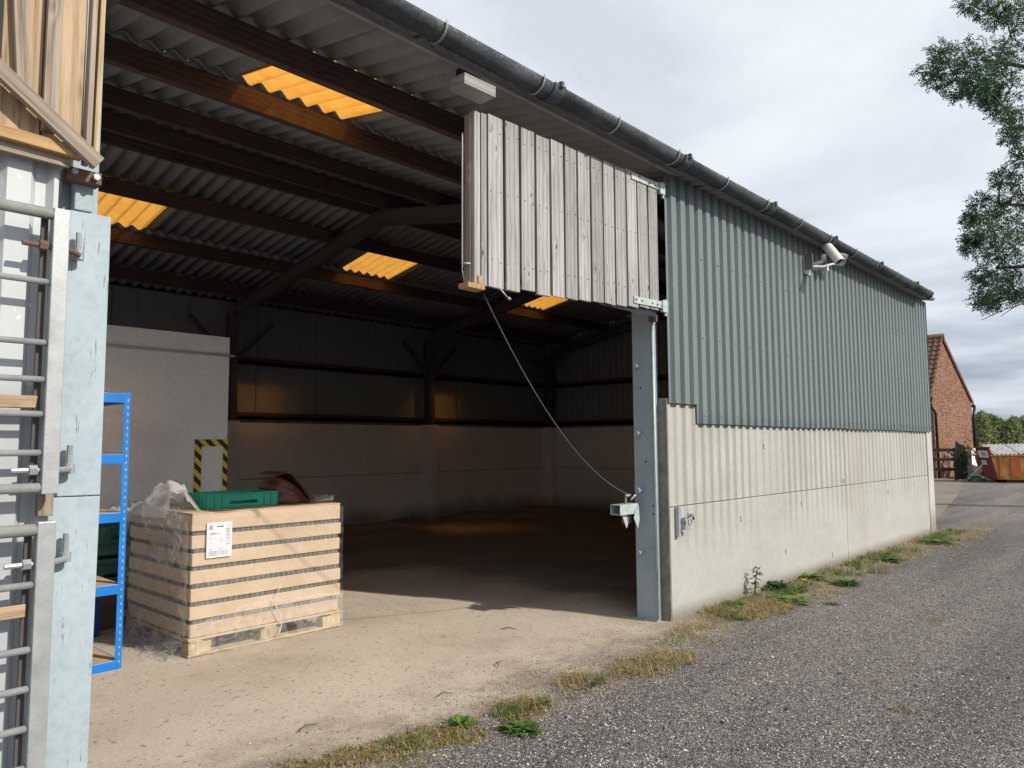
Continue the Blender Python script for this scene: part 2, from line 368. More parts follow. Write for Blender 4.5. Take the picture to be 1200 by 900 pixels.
# clear stretch film
def film(name, a0, a1, sc=9, rough=.22):
    m = Mat(name, rough, 0, .6); v = m.pos(); f = m.noise(v, sc, 6, .7, 1.2)
    m.col((.86, .86, .87)); m.bump(f, .012, .6)
    tr = m.n('ShaderNodeBsdfTranslucent'); tr.inputs['Color'].default_value = (.86, .86, .87, 1)
    ms = m.n('ShaderNodeMixShader'); ms.inputs[0].default_value = .45; m.L(m.b.outputs[0], ms.inputs[1]); m.L(tr.outputs[0], ms.inputs[2])
    tp = m.n('ShaderNodeBsdfTransparent'); m2 = m.n('ShaderNodeMixShader'); m.L(m.ramp(f, [(.35, a0), (.75, a1)]), m2.inputs[0]); m.L(tp.outputs[0], m2.inputs[1]); m.L(ms.outputs[0], m2.inputs[2])
    m.L(m2.outputs[0], m.t.nodes['Material Output'].inputs['Surface']); return m.m
MT['film'] = film('clear stretch film', .06, .5)
MT['film_thin'] = film('thin stretch film', .0, .22, 12)
MT['film_heavy'] = film('crumpled stretch film', .35, .85, 7, .35)

# hazard tape, diagonal print
m = Mat('yellow and black hazard tape', .5, 0, .4); X = m.xyz(m.pos())
k = m.math('FRACT', m.math('MULTIPLY', m.math('ADD', m.math('MULTIPLY', X[0], 1.0), X[2]), 1 / .135))
m.col(m.mix(m.math('GREATER_THAN', k, .5), (.85, .64, .06), (.03, .03, .03))); MT['hazard'] = m.m

# brickwork, printed fine (bricks are three pixels long at this distance)
m = Mat('old red brick', .9, 0, .15); v = m.obj(); X = m.xyz(v)
cb = m.n('ShaderNodeCombineXYZ'); m.L(m.math('ADD', X[0], X[1]), cb.inputs[0]); m.L(X[2], cb.inputs[1])
bt = m.n('ShaderNodeTexBrick'); m.L(cb.outputs[0], bt.inputs['Vector']); bt.inputs['Scale'].default_value = 1
bt.inputs['Brick Width'].default_value = .26; bt.inputs['Row Height'].default_value = .10; bt.inputs['Mortar Size'].default_value = .009
bt.inputs['Color1'].default_value = (.12, .045, .032, 1); bt.inputs['Color2'].default_value = (.28, .12, .075, 1); bt.inputs['Mortar'].default_value = (.30, .24, .18, 1)
a = m.noise(v, 1.1, 6, .7); f = m.noise(v, 7, 4)
c = m.mix(m.step(f, .54, .68), bt.outputs['Color'], (.44, .30, .20))
c = m.mix(.65, c, m.ramp(a, [(.3, .55), (.6, 1.05)]), 'MULTIPLY')
m.col(c); m.bump(bt.outputs['Fac'], -.012 if False else .01, .6); MT['brick'] = m.m
MT['tile'] = wear('brown clay pantile', (.16, .085, .06), dark=(.07, .05, .04), light=(.26, .14, .09), scale=3, rough=.9, amt=.8)
MT['maroon'] = wear('maroon skip paint', (.16, .035, .035), dark=(.09, .03, .028), light=(.22, .07, .06), scale=2, rough=.6)
MT['orange'] = wear('faded yellow orange skip paint', (.36, .17, .04), dark=(.20, .07, .03), light=(.46, .27, .08), scale=2.2, rough=.6, amt=.9)
MT['orange_red'] = wear('orange red skip paint', (.38, .10, .03), dark=(.26, .06, .02), light=(.46, .17, .05), scale=3, rough=.6, amt=.8)
MT['old_sheet'] = wear('old white corrugated sheet', (.62, .60, .59), dark=(.42, .40, .39), scale=3, rough=.8, amt=.8)
MT['white_paint'] = wear('flaking white paint', (.70, .69, .64), scale=6, rough=.7)

def leafmat(name, stops, trans=.35, rough=.6):
    m = Mat(name, rough, 0, .3); r = m.geo.outputs['Random Per Island']
    c = m.ramp(r, stops); m.col(c)
    tr = m.n('ShaderNodeBsdfTranslucent'); m.L(c, tr.inputs['Color'])
    ms = m.n('ShaderNodeMixShader'); ms.inputs[0].default_value = trans
    m.L(m.b.outputs[0], ms.inputs[1]); m.L(tr.outputs[0], ms.inputs[2]); m.L(ms.outputs[0], m.t.nodes['Material Output'].inputs['Surface']); return m.m
MT['ash_leaf'] = leafmat('ash leaf', [(0, (.028, .065, .04)), (.5, (.05, .105, .058)), (1, (.085, .16, .065))], .3)
MT['hedge_leaf'] = leafmat('hedge leaf', [(0, (.10, .14, .05)), (.4, (.20, .26, .10)), (.7, (.28, .33, .15)), (1, (.34, .30, .18))])
MT['weed'] = leafmat('weed leaf', [(0, (.05, .11, .03)), (.5, (.10, .19, .05)), (1, (.18, .27, .08))])
MT['bright_weed'] = leafmat('bright weed leaf', [(0, (.08, .16, .03)), (.5, (.15, .26, .06)), (1, (.24, .34, .10))])
MT['dark_weed'] = leafmat('dark weed leaf', [(0, (.03, .07, .04)), (1, (.08, .15, .07))])
MT['dry_grass'] = leafmat('dry grass', [(0, (.26, .17, .09)), (.35, (.44, .31, .15)), (.65, (.56, .46, .26)), (.82, (.28, .28, .10)), (1, (.14, .21, .06))])
MT['moss'] = leafmat('moss', [(0, (.16, .13, .04)), (.5, (.32, .25, .08)), (1, (.42, .34, .13))])
MT['yellow'] = leafmat('dandelion', [(0, (.7, .55, .02)), (1, (.8, .65, .04))])
MT['bark'] = wear('grey bark', (.10, .09, .075), scale=8, rough=.95, bump=.01)

# ------------------------------------------------------------------ mesh helper
ORG = {}
class MB:
    def __init__(s): s.v = []; s.f = []
    def add(s, vs, fs):
        o = len(s.v); s.v += [Vector(p) for p in vs]; s.f += [tuple(i + o for i in f) for f in fs]; return s
    def box(s, x0, x1, y0, y1, z0, z1):
        return s.add([(x0, y0, z0), (x1, y0, z0), (x1, y1, z0), (x0, y1, z0), (x0, y0, z1), (x1, y0, z1), (x1, y1, z1), (x0, y1, z1)],
                     [(0, 3, 2, 1), (4, 5, 6, 7), (0, 1, 5, 4), (1, 2, 6, 5), (2, 3, 7, 6), (3, 0, 4, 7)])
    def obox(s, c, a, b, d):
        c, a, b, d = map(Vector, (c, a, b, d))
        vs = [c - a - b - d, c + a - b - d, c + a + b - d, c - a + b - d, c - a - b + d, c + a - b + d, c + a + b + d, c - a + b + d]
        return s.add(vs, [(0, 3, 2, 1), (4, 5, 6, 7), (0, 1, 5, 4), (1, 2, 6, 5), (2, 3, 7, 6), (3, 0, 4, 7)])
    def bar(s, p0, p1, w, h, up=(0, 0, 1)):
        p0, p1, up = Vector(p0), Vector(p1), Vector(up)
        d = (p1 - p0); t = d.normalized(); sd = t.cross(up).normalized(); u = sd.cross(t).normalized()
        return s.obox((p0 + p1) / 2, d / 2, sd * w / 2, u * h / 2)
    def tube(s, pts, r, n=8, caps=True):
        pts = [Vector(p) for p in pts]; rs = r if isinstance(r, (list, tuple)) else [r] * len(pts)
        o = len(s.v); prev = None
        for i, p in enumerate(pts):
            t = (pts[min(i + 1, len(pts) - 1)] - pts[max(i - 1, 0)]).normalized()
            if prev is None:
                u = t.orthogonal().normalized()
            else:
                u = (prev - t * prev.dot(t))
                u = u.normalized() if u.length > 1e-6 else t.orthogonal().normalized()
            prev = u; w = t.cross(u)
            for k in range(n):
                a = 2 * math.pi * k / n; s.v.append(p + (u * math.cos(a) + w * math.sin(a)) * rs[i])
        for i in range(len(pts) - 1):
            for k in range(n):
                a = o + i * n + k; b = o + i * n + (k + 1) % n; s.f.append((a, b, b + n, a + n))
        if caps:
            s.f.append(tuple(o + k for k in reversed(range(n)))); e = o + (len(pts) - 1) * n; s.f.append(tuple(e + k for k in range(n)))
        return s
    def prism(s, poly, d):
        d = Vector(d); n = len(poly); o = len(s.v); poly = [Vector(p) for p in poly]
        s.v += poly + [p + d for p in poly]
        s.f.append(tuple(o + i for i in reversed(range(n)))); s.f.append(tuple(o + n + i for i in range(n)))
        for i in range(n): j = (i + 1) % n; s.f.append((o + i, o + j, o + n + j, o + n + i))
        return s
    def sheet(s, p0, U, V, N, prof, length, t=.003):
        """profiled sheet: prof = [(u, h)...], extruded along V, thickness t"""
        p0, U, V, N = map(Vector, (p0, U, V, N)); o = len(s.v); n = len(prof)
        for off in (0, 1):
            for q in (0.0, t):
                for u, h in prof: s.v.append(p0 + U * u + N * (h + q) + V * (length * off))
        A, B, C, D = o, o + n, o + 2 * n, o + 3 * n
        for i in range(n - 1):
            s.f += [(A + i, A + i + 1, C + i + 1, C + i), (B + i + 1, B + i, D + i, D + i + 1), (A + i + 1, A + i, B + i, B + i + 1), (C + i, C + i + 1, D + i + 1, D + i)]
        s.f += [(A, C, D, B), (A + n - 1, B + n - 1, D + n - 1, C + n - 1)]
        return s
    def build(s, name, mat, parent=None, kind=None, smooth=False, bevel=0, label=None, sub=0):
        me = bpy.data.meshes.new(name)
        org = ORG.get(parent.name, Vector()) if parent else Vector()
        me.from_pydata([tuple(p - org) for p in s.v], [], s.f); me.update()
        if smooth: me.polygons.foreach_set('use_smooth', [True] * len(me.polygons))
        ob = bpy.data.objects.new(name, me); COL.objects.link(ob)
        if mat: me.materials.append(MT[mat])
        if parent: ob.parent = parent
        ORG[ob.name] = org
        if kind: ob['kind'] = kind
        if label: ob['label'] = label
        if bevel:
            b = ob.modifiers.new('bevel', 'BEVEL'); b.width = bevel; b.segments = 2; b.limit_method = 'ANGLE'
        return ob

def thing(name, label, cat, loc=(0, 0, 0), group=None, rot=0, local=False):
    o = bpy.data.objects.new(name, None); COL.objects.link(o); o.location = loc; o.rotation_euler = (0, 0, rot)
    o.empty_display_size = .2
    o['label'] = label; o['category'] = cat
    if group: o['group'] = group
    ORG[o.name] = Vector() if local else Vector(loc)
    return o
def tag(o, label, cat, group=None):
    o['label'] = label; o['category'] = cat
    if group: o['group'] = group
    return o
def recenter(o):
    """move a one-mesh thing's origin to the middle of its base"""
    vs = [v.co for v in o.data.vertices]
    c = Vector(((min(v.x for v in vs) + max(v.x for v in vs)) / 2, (min(v.y for v in vs) + max(v.y for v in vs)) / 2, min(v.z for v in vs)))
    for v in o.data.vertices: v.co -= c
    o.location = c; return o
def board(name, parent, p0, p1, w, t, nrm, mat, bevel=.003):
    """a plank from p0 to p1; its grain follows its own length; nrm is the face normal"""
    org = ORG.get(parent.name, Vector()) if parent else Vector()
    p0, p1, nrm = Vector(p0), Vector(p1), Vector(nrm).normalized()
    z = (p1 - p0).normalized(); x = z.cross(nrm).normalized() * -1; y = z.cross(x)
    mb = MB(); L = (p1 - p0).length; j = lambda k: random.uniform(-k, k)
    hw, ht = w / 2, t / 2
    mb.add([(-hw + j(.002), -ht, j(.004)), (hw + j(.002), -ht, j(.004)), (hw, ht, j(.004)), (-hw, ht, j(.004)),
            (-hw + j(.002), -ht, L + j(.004)), (hw + j(.002), -ht, L + j(.004)), (hw, ht, L + j(.004)), (-hw, ht, L + j(.004))],
           [(0, 3, 2, 1), (4, 5, 6, 7), (0, 1, 5, 4), (1, 2, 6, 5), (2, 3, 7, 6), (3, 0, 4, 7)])
    me = bpy.data.meshes.new(name); me.from_pydata([tuple(v) for v in mb.v], [], mb.f); me.update(); me.materials.append(MT[mat])
    o = bpy.data.objects.new(name, me); COL.objects.link(o)
    M4 = Matrix((x, y, z)).transposed().to_4x4(); M4.translation = p0 - org
    if parent: o.parent = parent
    o.matrix_local = M4
    b = o.modifiers.new('bevel', 'BEVEL'); b.width = bevel; b.segments = 2; b.limit_method = 'ANGLE'
    return o
def share(src, name, loc, parent, rot=None):
    o = src.copy(); COL.objects.link(o); o.name = name; o.location = loc
    if parent: o.parent = parent
    if rot is not None: o.rotation_euler = rot
    return o

# ------------------------------------------------------------------ setting: ground
X0, X1 = -3.2, 14.74              # barn ends
YF, YB = 3.57, 12.4              # front and back wall outer faces
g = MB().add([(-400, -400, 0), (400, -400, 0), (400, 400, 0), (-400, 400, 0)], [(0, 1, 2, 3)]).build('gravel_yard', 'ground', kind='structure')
# barn floor: gently uneven dirt, mounded against the back wall
fb = MB(); nx, ny = 90, 50
for j in range(ny + 1):
    for i in range(nx + 1):
        x = X0 + .1 + (X1 - .25 - X0) * i / nx; y = 3.62 + (YB - .12 - 3.62) * j / ny
        h = .006 + .012 * (1 + math.sin(x * 2.1 + math.sin(y * 1.7)) * math.sin(y * 2.6 + .4 * x)) * min(1, (y - 3.62) / .8)
        h = -.004 + (h + .004) * min(1, (y - 3.62) / .9)
        h += max(0, (y - 11.6) / .7) ** 2 * (.05 + .03 * math.sin(x * 3.3)) + max(0, (x - 14.1) / .6) ** 2 * .04
        fb.v.append(Vector((x, y, h)))
for j in range(ny):
    for i in range(nx):
        a = j * (nx + 1) + i; fb.f.append((a, a + 1, a + nx + 2, a + nx + 1))
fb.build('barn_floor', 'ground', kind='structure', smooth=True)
MB().prism([(15.05, 3.75, -.03), (18.4, 4.3, -.03), (25.8, 5.5, -.03), (36.4, 7.6, -.03), (36.6, 14, -.03), (15.05, 14, -.03)], (0, 0, .042)).build('concrete_pad', 'pad', kind='structure')

# ------------------------------------------------------------------ the barn
BARN = thing('barn', 'long steel framed farm barn with green-grey cladding over pale concrete wall panels', 'barn', (X0, YF, 0))
FR = [1.22, 5.95, 10.48, 14.78]
SL = .185
ZE = 4.085
def zr(y):                                           # underside of the roof sheets
    return ZE + SL * (y - 3.30) if y < 7.95 else ZE + SL * (12.60 - y)
# front concrete panels, each a part
for (a, b) in ((5.95, 10.476), (10.484, 14.60)):
    MB().box(a, b, YF, YF + .12, -.1, 1.006).build('concrete_panel', 'concrete', BARN, bevel=.006)
    MB().box(a, b, YF + .002, YF + .12, 1.012, 2.0).build('concrete_panel', 'concrete', BARN, bevel=.006)
MB().box(5.97, 14.6, YF + .02, YF + .10, .9, 1.1).box(10.4, 10.56, YF + .02, YF + .1, 0, 2).build('panel_joint', 'rough_concrete', BARN)
MB().box(5.935, 5.9485, YF + .004, YF + .118, -.1, 1.99).build('panel_end', 'rough_concrete', BARN)
MB().box(14.60, 14.93, YF - .012, YF + .30, -.1, 1.985).build('corner_pillar', 'pillar', BARN, bevel=.006)
# end wall (right) panels and back wall panels
for z0, z1 in ((-.1, 1.0), (1.012, 2.0)):
    MB().box(X1 - .12, X1, YF + .31, 7.93, z0, z1).build('concrete_panel', 'inner_wall', BARN, bevel=.005)
    MB().box(X1 - .12, X1, 7.942, YB, z0, z1).build('concrete_panel', 'inner_wall', BARN, bevel=.005)
    for a, b in ((X0 + .13, 1.25), (1.262, 5.92), (5.932, 10.45), (10.462, X1 - .125)):
        MB().box(a, b, YB - .12, YB, z0, z1).build('concrete_panel', 'inner_wall', BARN, bevel=.005)
MB().box(X0 + .2, X1 - .125, YB - .08, YB - .02, .95, 1.06).box(X1 - .08, X1 - .02, 4, YB, .95, 1.06).build('panel_joint', 'rough_concrete', BARN)
# profiled cladding, one metre sheets: front
def trap(w, pitch=.17, d=.034):
    prof = []; u = 0
    while u < w - 1e-6:
        for du, h in ((0, 0), (.04, 0), (.062, d), (.148, d), (.17, 0)):
            if not prof or u + du > prof[-1][0] + 1e-6: prof.append((min(u + du, w), h))
        u += pitch
    return prof
def clad(x0, w, z0, z1, mat='cladding', y=YF - .008, rot=0):
    mb = MB().sheet((x0, y, z0), (1, 0, 0), (0, 0, 1), (0, -1, 0), trap(w), z1 - z0, .002)
    o = mb.build('cladding_sheet', mat, BARN); return o
clad(5.955, .51, 1.955, 4.10, y=YF - .012)
x = 6.46; k = 0
while x < 14.8:
    w = min(1.02, 14.84 - x)
    clad(x, w, 1.775 + (0 if k == 0 else random.uniform(-.008, .008)), 4.115, y=YF - .012 - .0025 * (k % 2)); x += 1.02; k += 1
mb = MB(); xx = 6.46 + .105
while xx < 14.8:
    for z in (1.86, 2.62, 3.40, 3.98): mb.tube([(xx, YF - .044, z + random.uniform(-.01, .01)), (xx, YF - .056, z)], .011, 6)
    xx += .34
mb.build('screw_heads', 'galv', BARN, kind='stuff')
# pale sheeting left of the opening
x = -1.16  # front bay and end wall further left omitted to add daylight inside
while x < .9:
    w = min(1.02, .96 - x)
    clad(x, w, .02, 3.98, 'cladding_white', y=YF - .002 * (k % 2)); x += 1.02; k += 1
# end and back cladding seen from inside (flat backs with joints and rails)
def trapin(p0, U, V, N, w, L): return MB().sheet(p0, U, V, N, [(u, h) for u, h in trap(w)], L, .002)
MB().box(X0 + .05, X1 - .03, YB - .02, YB, 1.9, zr(YB) + .075).build('lining_backing', 'black_plastic', BARN)
x = X0 + .05
while x < X1 - .1:
    w = min(1.22, X1 - .04 - x)
    MB().box(x, x + w - .012, YB - .035, YB - .0205, 1.9, zr(YB - .03) - .01).build('lining_panel', 'cladding_in', BARN, bevel=.003); x += 1.22
y = YF + .02
while y < YB - .1:
    w = min(.51, YB - .02 - y)
    trapin((X1 - .03, y, 1.9), (0, 1, 0), (0, 0, 1), (1, 0, 0), w + .01, min(zr(y), zr(min(y + w, YB))) - 1.9 + .09).build('inner_sheet', 'cladding_in', BARN); y += .51
for z in (2.06, 3.03):
    MB().box(X0 + .1, X1 - .1, YB - .15, YB - .03, z, z + .05).box(X0 + .1, X1 - .1, YB - .15, YB - .14, z, z + .12).build('sheeting_rail', 'rail', BARN)
    MB().box(X1 - .15, X1 - .035, YF + .4, YB - .2, z, z + .05).box(X1 - .15, X1 - .14, YF + .4, YB - .2, z, z + .12).build('sheeting_rail', 'rail', BARN)
# roof sheets: corrugated, every sheet an object sharing one mesh per row
WV, SW = .175, 1.05
def wave(w, amp=.027):
    n = int(round(w / WV * 8)); return [(w * i / n, amp * math.cos(2 * math.pi * (w * i / n) / WV)) for i in range(n + 1)]
def roofmesh(y0, y1, mat, up, lift=0.0, th=.006, wd=None):
    a = Vector((0, y0, zr(y0) if y0 != 7.95 else ZE + SL * 4.65)); b = Vector((0, y1, zr(y1) if y1 < 7.94 or not up else ZE + SL * 4.65))
    if not up: a.z = ZE + SL * (12.60 - y0); b.z = ZE + SL * (12.60 - y1)
    else: a.z = ZE + SL * (y0 - 3.30); b.z = ZE + SL * (y1 - 3.30)
    V = (b - a).normalized(); N = Vector((1, 0, 0)).cross(V)
    o = MB().sheet(a + N * (.027 + lift), (1, 0, 0), V, N, wave(wd or SW + .02), (b - a).length, th)
    if mat == 'skylight':                             # one thin translucent skin
        nv = len(wave(wd or SW + .02)); o.f = [(k, k + 1, 2 * nv + k + 1, 2 * nv + k) for k in range(nv - 1)]
    org = ORG[BARN.name]; me = bpy.data.meshes.new('roof_sheet')
    me.from_pydata([tuple(p) for p in o.v], [], o.f); me.update(); me.materials.append(MT[mat])
    me.polygons.foreach_set('use_smooth', [len(p.vertices) == 4 for p in me.polygons]); return me
rows = [(3.36, 4.42, True), (4.30, 5.60, True), (5.48, 6.86, True), (6.74, 7.95, True), (7.95, 9.25, False), (9.13, 10.46, False), (10.36, 11.66, False), (11.55, 12.72, False)]
meshes = {}
for ri, (a, b, up) in enumerate(rows):
    base = 2.73 if up else 2.83
    k0 = int(math.floor((X0 - .1 - base) / SW)); k = k0
    while base + SW * k < 14.75:
        px = base + SW * k
        sky_l = (ri == 1 and k in (0, 8)) or (ri == 5 and k in (0, 4, 8, -4))
        wd = min(SW + .02, 14.82 - px); wd = max(WV / 2, round(wd / WV * 8) * WV / 8)
        key = (ri, sky_l, k % 2, round(wd, 3))
        if key not in meshes:
            lift = .010 * (ri % 2) + .004 * (k % 2)
            meshes[key] = roofmesh(a, b, 'skylight' if sky_l else 'roof', up, lift, .003 if sky_l else .006, None if wd > SW else wd)
        o = bpy.data.objects.new('roof_light' if sky_l else 'roof_sheet', meshes[key]); COL.objects.link(o); o.parent = BARN
        o.location = Vector((px, 0, 0)) - ORG[BARN.name]
        if sky_l: o['label'] = 'translucent amber roof light sheet'
        k += 1
MB().tube([(X0 - .1, 7.95, 4.97), (X1 + .1, 7.95, 4.97)], .09, 10).build('ridge_cap', 'roof', BARN, smooth=True)
# purlins
for y in (4.28, 5.49, 6.76, 7.78, 8.12, 9.14, 10.42, 11.62):
    zt = (ZE + SL * (y - 3.30)) if y < 7.95 else (ZE + SL * (12.60 - y))
    for a, b in ((X0 + .1, FR[0]), (FR[0], FR[1]), (FR[1], FR[2]), (FR[2], X1 - .05)):
        o = board('purlin', BARN, (a + .003, y + .035, zt - .098), (b - .003, y + .035, zt - .098), .175, .07, (0, -1, 0), 'purlin')
# portal frames: columns, rafters, haunches, braces
def ibeam(mb, p0, p1, depth, width, up, tf=.014, tw=.01):
    p0, p1, up = Vector(p0), Vector(p1), Vector(up); t = (p1 - p0).normalized(); up = (up - t * up.dot(t)).normalized()
    for sgn in (1, -1): mb.bar(p0 + up * sgn * depth / 2, p1 + up * sgn * depth / 2, width, tf, up)
    mb.bar(p0, p1, tw, depth - tf, up)
for fx in FR:
    if fx > 14: fx = 14.5
    mb = MB(); cx = fx + (.07 if fx == FR[1] else 0)
    rz = lambda y: (ZE + SL * (y - 3.30) if y < 7.95 else ZE + SL * (12.60 - y)) - .29
    ibeam(mb, (cx, 3.80, rz(3.80)), (cx, 7.95, rz(7.95)), .19, .10, (0, 0, 1)); mb.build('rafter', 'dark_steel', BARN)
    mb = MB(); ibeam(mb, (cx, 7.95, rz(7.95)), (cx, 12.10, rz(12.10)), .19, .10, (0, 0, 1)); mb.build('rafter', 'dark_steel', BARN)
    MB().prism([(cx - .01, 4.0, rz(4.0) - .11), (cx - .01, 4.6, rz(4.6) - .09), (cx - .01, 3.95, rz(3.95) - .35)], (.02, 0, 0)).build('haunch', 'dark_steel', BARN)
    MB().prism([(cx - .01, 12.0, rz(12.0) - .11), (cx - .01, 11.4, rz(11.4) - .09), (cx - .01, 12.0, rz(12.0) - .35)], (.02, 0, 0)).build('haunch', 'dark_steel', BARN)
    mb = MB(); ibeam(mb, (cx, 12.13, 2.0), (cx, 12.13, rz(12.1)), .22, .13, (0, 1, 0)); mb.build('back_column', 'dark_steel', BARN)
    MB().box(cx - .11, cx + .11, 11.98, 12.279, 0, 2.02).build('column_casing', 'inner_wall', BARN, bevel=.006)
    for sg in (-1, 1):
        MB().bar((cx + sg * .06, 12.1, 3.05), (cx + sg * .75, 12.1, 3.75), .06, .06).build('knee_brace', 'dark_steel', BARN)
# timber/steel eave line, front
MB().bar((6.06, 3.64, 3.98), (14.8, 3.64, 3.98), .09, .16).build('eave_beam', 'dark_steel', BARN)
MB().box(1.0, 5.9, 3.43, 3.46, 4.06, 4.095).build('eave_batten', 'galv_dull', BARN, bevel=.004)
# front column of the opening, painted pale blue, with bolts and conduit
MB().box(5.862, 5.932, 3.665, 3.885, 0, 3.9).box(5.94, 6.04, 3.72, 3.885, 0, 3.9).build('door_column', 'steel_blue', BARN, bevel=.004)
MB().box(5.845, 5.861, 3.66, 3.885, 0, .012).build('column_base_plate', 'steel_blue', BARN)
MB().tube([(5.848, 3.652, .02), (5.848, 3.652, 2.75)], .013, 8).build('conduit', 'hinge', BARN, smooth=True)
for z, r in ((1.68, .012), (1.16, .014), (2.3, .01), (.6, .01)):
    MB().tube([(5.862, 3.80, z), (5.79, 3.80, z)], r, 8).tube([(5.80, 3.80, z), (5.775, 3.80, z)], r * 1.8, 6).build('bolt', 'steel_blue', BARN)
for z, y in ((1.42, 3.76), (2.1, 3.80), (1.02, 3.69), (.95, 3.69)):
    MB().tube([(5.8625, y, z), (5.858, y, z)], .009, 8).build('bolt_hole', 'black_plastic', BARN)
# gutter: half round, sections with collars and brackets
def halfpipe(mb, x0, x1, y, z0, z1, r, t=.012, n=14):
    o = len(mb.v)
    for (x, z) in ((x0, z0), (x1, z1)):
        for rr in (r, r - t):
            for k in range(n + 1):
                a = math.pi + math.pi * k / n
                mb.v.append(Vector((x, y + rr * math.cos(a), z + rr * math.sin(a))))
    m_ = n + 1; A, B, C, D = o, o + m_, o + 2 * m_, o + 3 * m_
    for k in range(n):
        mb.f += [(A + k, A + k + 1, C + k + 1, C + k), (B + k + 1, B + k, D + k, D + k + 1), (A + k + 1, A + k, B + k, B + k + 1), (C + k, C + k + 1, D + k + 1, D + k)]
    mb.f += [(A, C, D, B), (A + n, B + n, D + n, C + n)]
GY, GR = 3.32, .084
gz = lambda x: 4.125 + (x - 3) * .0006
gx = -3.3; joints = []
while gx < 14.2:
    e = min(gx + 1.83, 14.22)
    mb = MB(); halfpipe(mb, gx, e, GY, gz(gx) + .03, gz(e) + .03, GR); mb.build('gutter_section', 'gutter', BARN, smooth=True)
    joints.append(e); gx += 1.83
for e in joints[:-1]:
    mb = MB(); halfpipe(mb, e - .06, e + .06, GY, gz(e) + .033, gz(e) + .033, GR + .014, .02); mb.box(e - .015, e + .015, GY - GR - .03, GY - GR, gz(e) + .01, gz(e) + .05); mb.build('gutter_collar', 'gutter', BARN, smooth=False)
MB().prism([(14.2, GY + (GR - .012) * math.cos(math.pi + math.pi * k / 12), 4.13 + (GR - .012) * math.sin(math.pi + math.pi * k / 12)) for k in range(13)], (.012, 0, 0)).build('gutter_end', 'gutter', BARN)
bx = -2.6
while bx < 14:
    z = gz(bx) + .03; pts = []
    for k in range(13):
        a = math.pi * .96 + math.pi * 1.04 * k / 12; pts.append((bx, GY + (GR + .012) * math.cos(a), z + (GR + .012) * math.sin(a)))
    mb = MB()
    for p, q in zip(pts[:-1], pts[1:]): mb.bar(p, q, .016, .006, (0, 1, .01))
    mb.box(bx - .012, bx + .012, GY + GR + .008, 3.56, z - .02, z + .0)
    mb.build('gutter_bracket', 'galv_dull', BARN); bx += .92
# block end of a timber beam under the eave
b = board('beam_end', BARN, (3.17, 3.41, 3.935), (3.46, 3.41, 3.94), .075, .15, (0, -1, 0), 'grey_wood')
b['label'] = 'stub of grey timber under the gutter'
MB().box(3.22, 3.40, 3.44, 3.47, 3.975, 4.054).build('beam_packer', 'dark_wood', BARN)
# lifting marks in the concrete
mb = MB()
for x, z in ((7.35, .80), (8.95, .86), (8.45, .35), (12.3, .84), (9.9, .15), (7.95, 1.55), (10.40, 1.07)):
    mb.box(x - .007, x + .007, YF - .004, YF + .01, z - .03, z + .03)
mb.build('fixing_mark', 'rough_concrete', BARN, kind='stuff')

# ------------------------------------------------------------------ blockwork wall inside
BW = thing('block_wall', 'white painted blockwork wall inside the barn behind the blue shelves', 'wall', (1.0, 8.0, 0))
MB().box(-1.0, 3.94, 8.002, 8.10, 0, 2.81).box(3.84, 3.94, 8.11, 12.2, 0, 2.81).build('mortar_core', 'white_block', BW)
base_bl = MB().box(0, .442, -.002, .004, 0, .219).build('block', 'white_block', BW, bevel=.004)
half_bl = MB().box(0, .217, -.002, .004, 0, .219).build('block', 'white_block', BW, bevel=.004)
base_bl.data.transform(Matrix.Translation(Vector((1.0, 8.0, 0)))); half_bl.data.transform(Matrix.Translation(Vector((1.0, 8.0, 0))))
first = True
for r in range(13):
    z = .225 * r - .11; off = 0 if r % 2 else .225
    x = 3.95 - .4475
    if off:
        share(half_bl, 'block', Vector((3.95 - .2225, 8.0 + random.uniform(-.002, .001), z)) - ORG[BW.name], BW); x -= .225
    while x > -.3:
        share(base_bl, 'block', Vector((x, 8.0 + random.uniform(-.002, .001), z)) - ORG[BW.name], BW); x -= .4475
bpy.data.objects.remove(base_bl); bpy.data.objects.remove(half_bl)
MB().tube([(-.2, 7.97, 2.60), (3.99, 7.97, 2.60)], .014, 8).build('conduit_pipe', 'white_plastic', BW, smooth=True)

HT = thing('hazard_frame', 'yellow and black striped tape frame on the white block wall above the pallet', 'hazard tape', (3.58, 7.99, .5))
for a in ((3.575, 3.65, .5, 1.66), (3.895, 3.945, .55, 1.66)): MB().box(a[0], a[1], 7.985, 7.9885, a[2], a[3]).build('tape_strip', 'hazard', HT)
for a in ((3.651, 3.894, 1.585, 1.66), (3.651, 3.894, 1.02, 1.09)): MB().box(a[0], a[1], 7.985, 7.9885, a[2], a[3]).build('tape_strip', 'hazard', HT)

# ------------------------------------------------------------------ closed door leaf (upper right)
def dz(x): return .045 * (x - 3.45)                  # the leaf sags towards its free edge
DR = thing('loft_door', 'weathered grey board door leaf hung high across the right half of the opening', 'door', (5.76, 3.55, 2.75))
nb = 13; bx0, bx1 = 3.555, 5.765; pw = (bx1 - bx0) / nb
for i in range(nb):
    c = bx0 + pw * (i + .5); zt = 3.875 + dz(c) * .9 + random.uniform(-.010, .010); zb = 2.655 + dz(c) * 1.2 + random.uniform(-.012, .012)
    board('board', DR, (c, 3.525 + random.uniform(-.004, .004), zb), (c + random.uniform(-.003, .003), 3.525, zt), pw - random.uniform(.019, .030), .024, (0, -1, 0), 'grey_wood')
board('board', DR, (3.515, 3.518, 2.66), (3.515, 3.518, 3.865), .05, .026, (0, -1, 0), 'grey_wood')
board('edge_board', DR, (3.455, 3.535, 2.665), (3.455, 3.535, 3.86), .055, .05, (0, -1, 0), 'grey_wood')
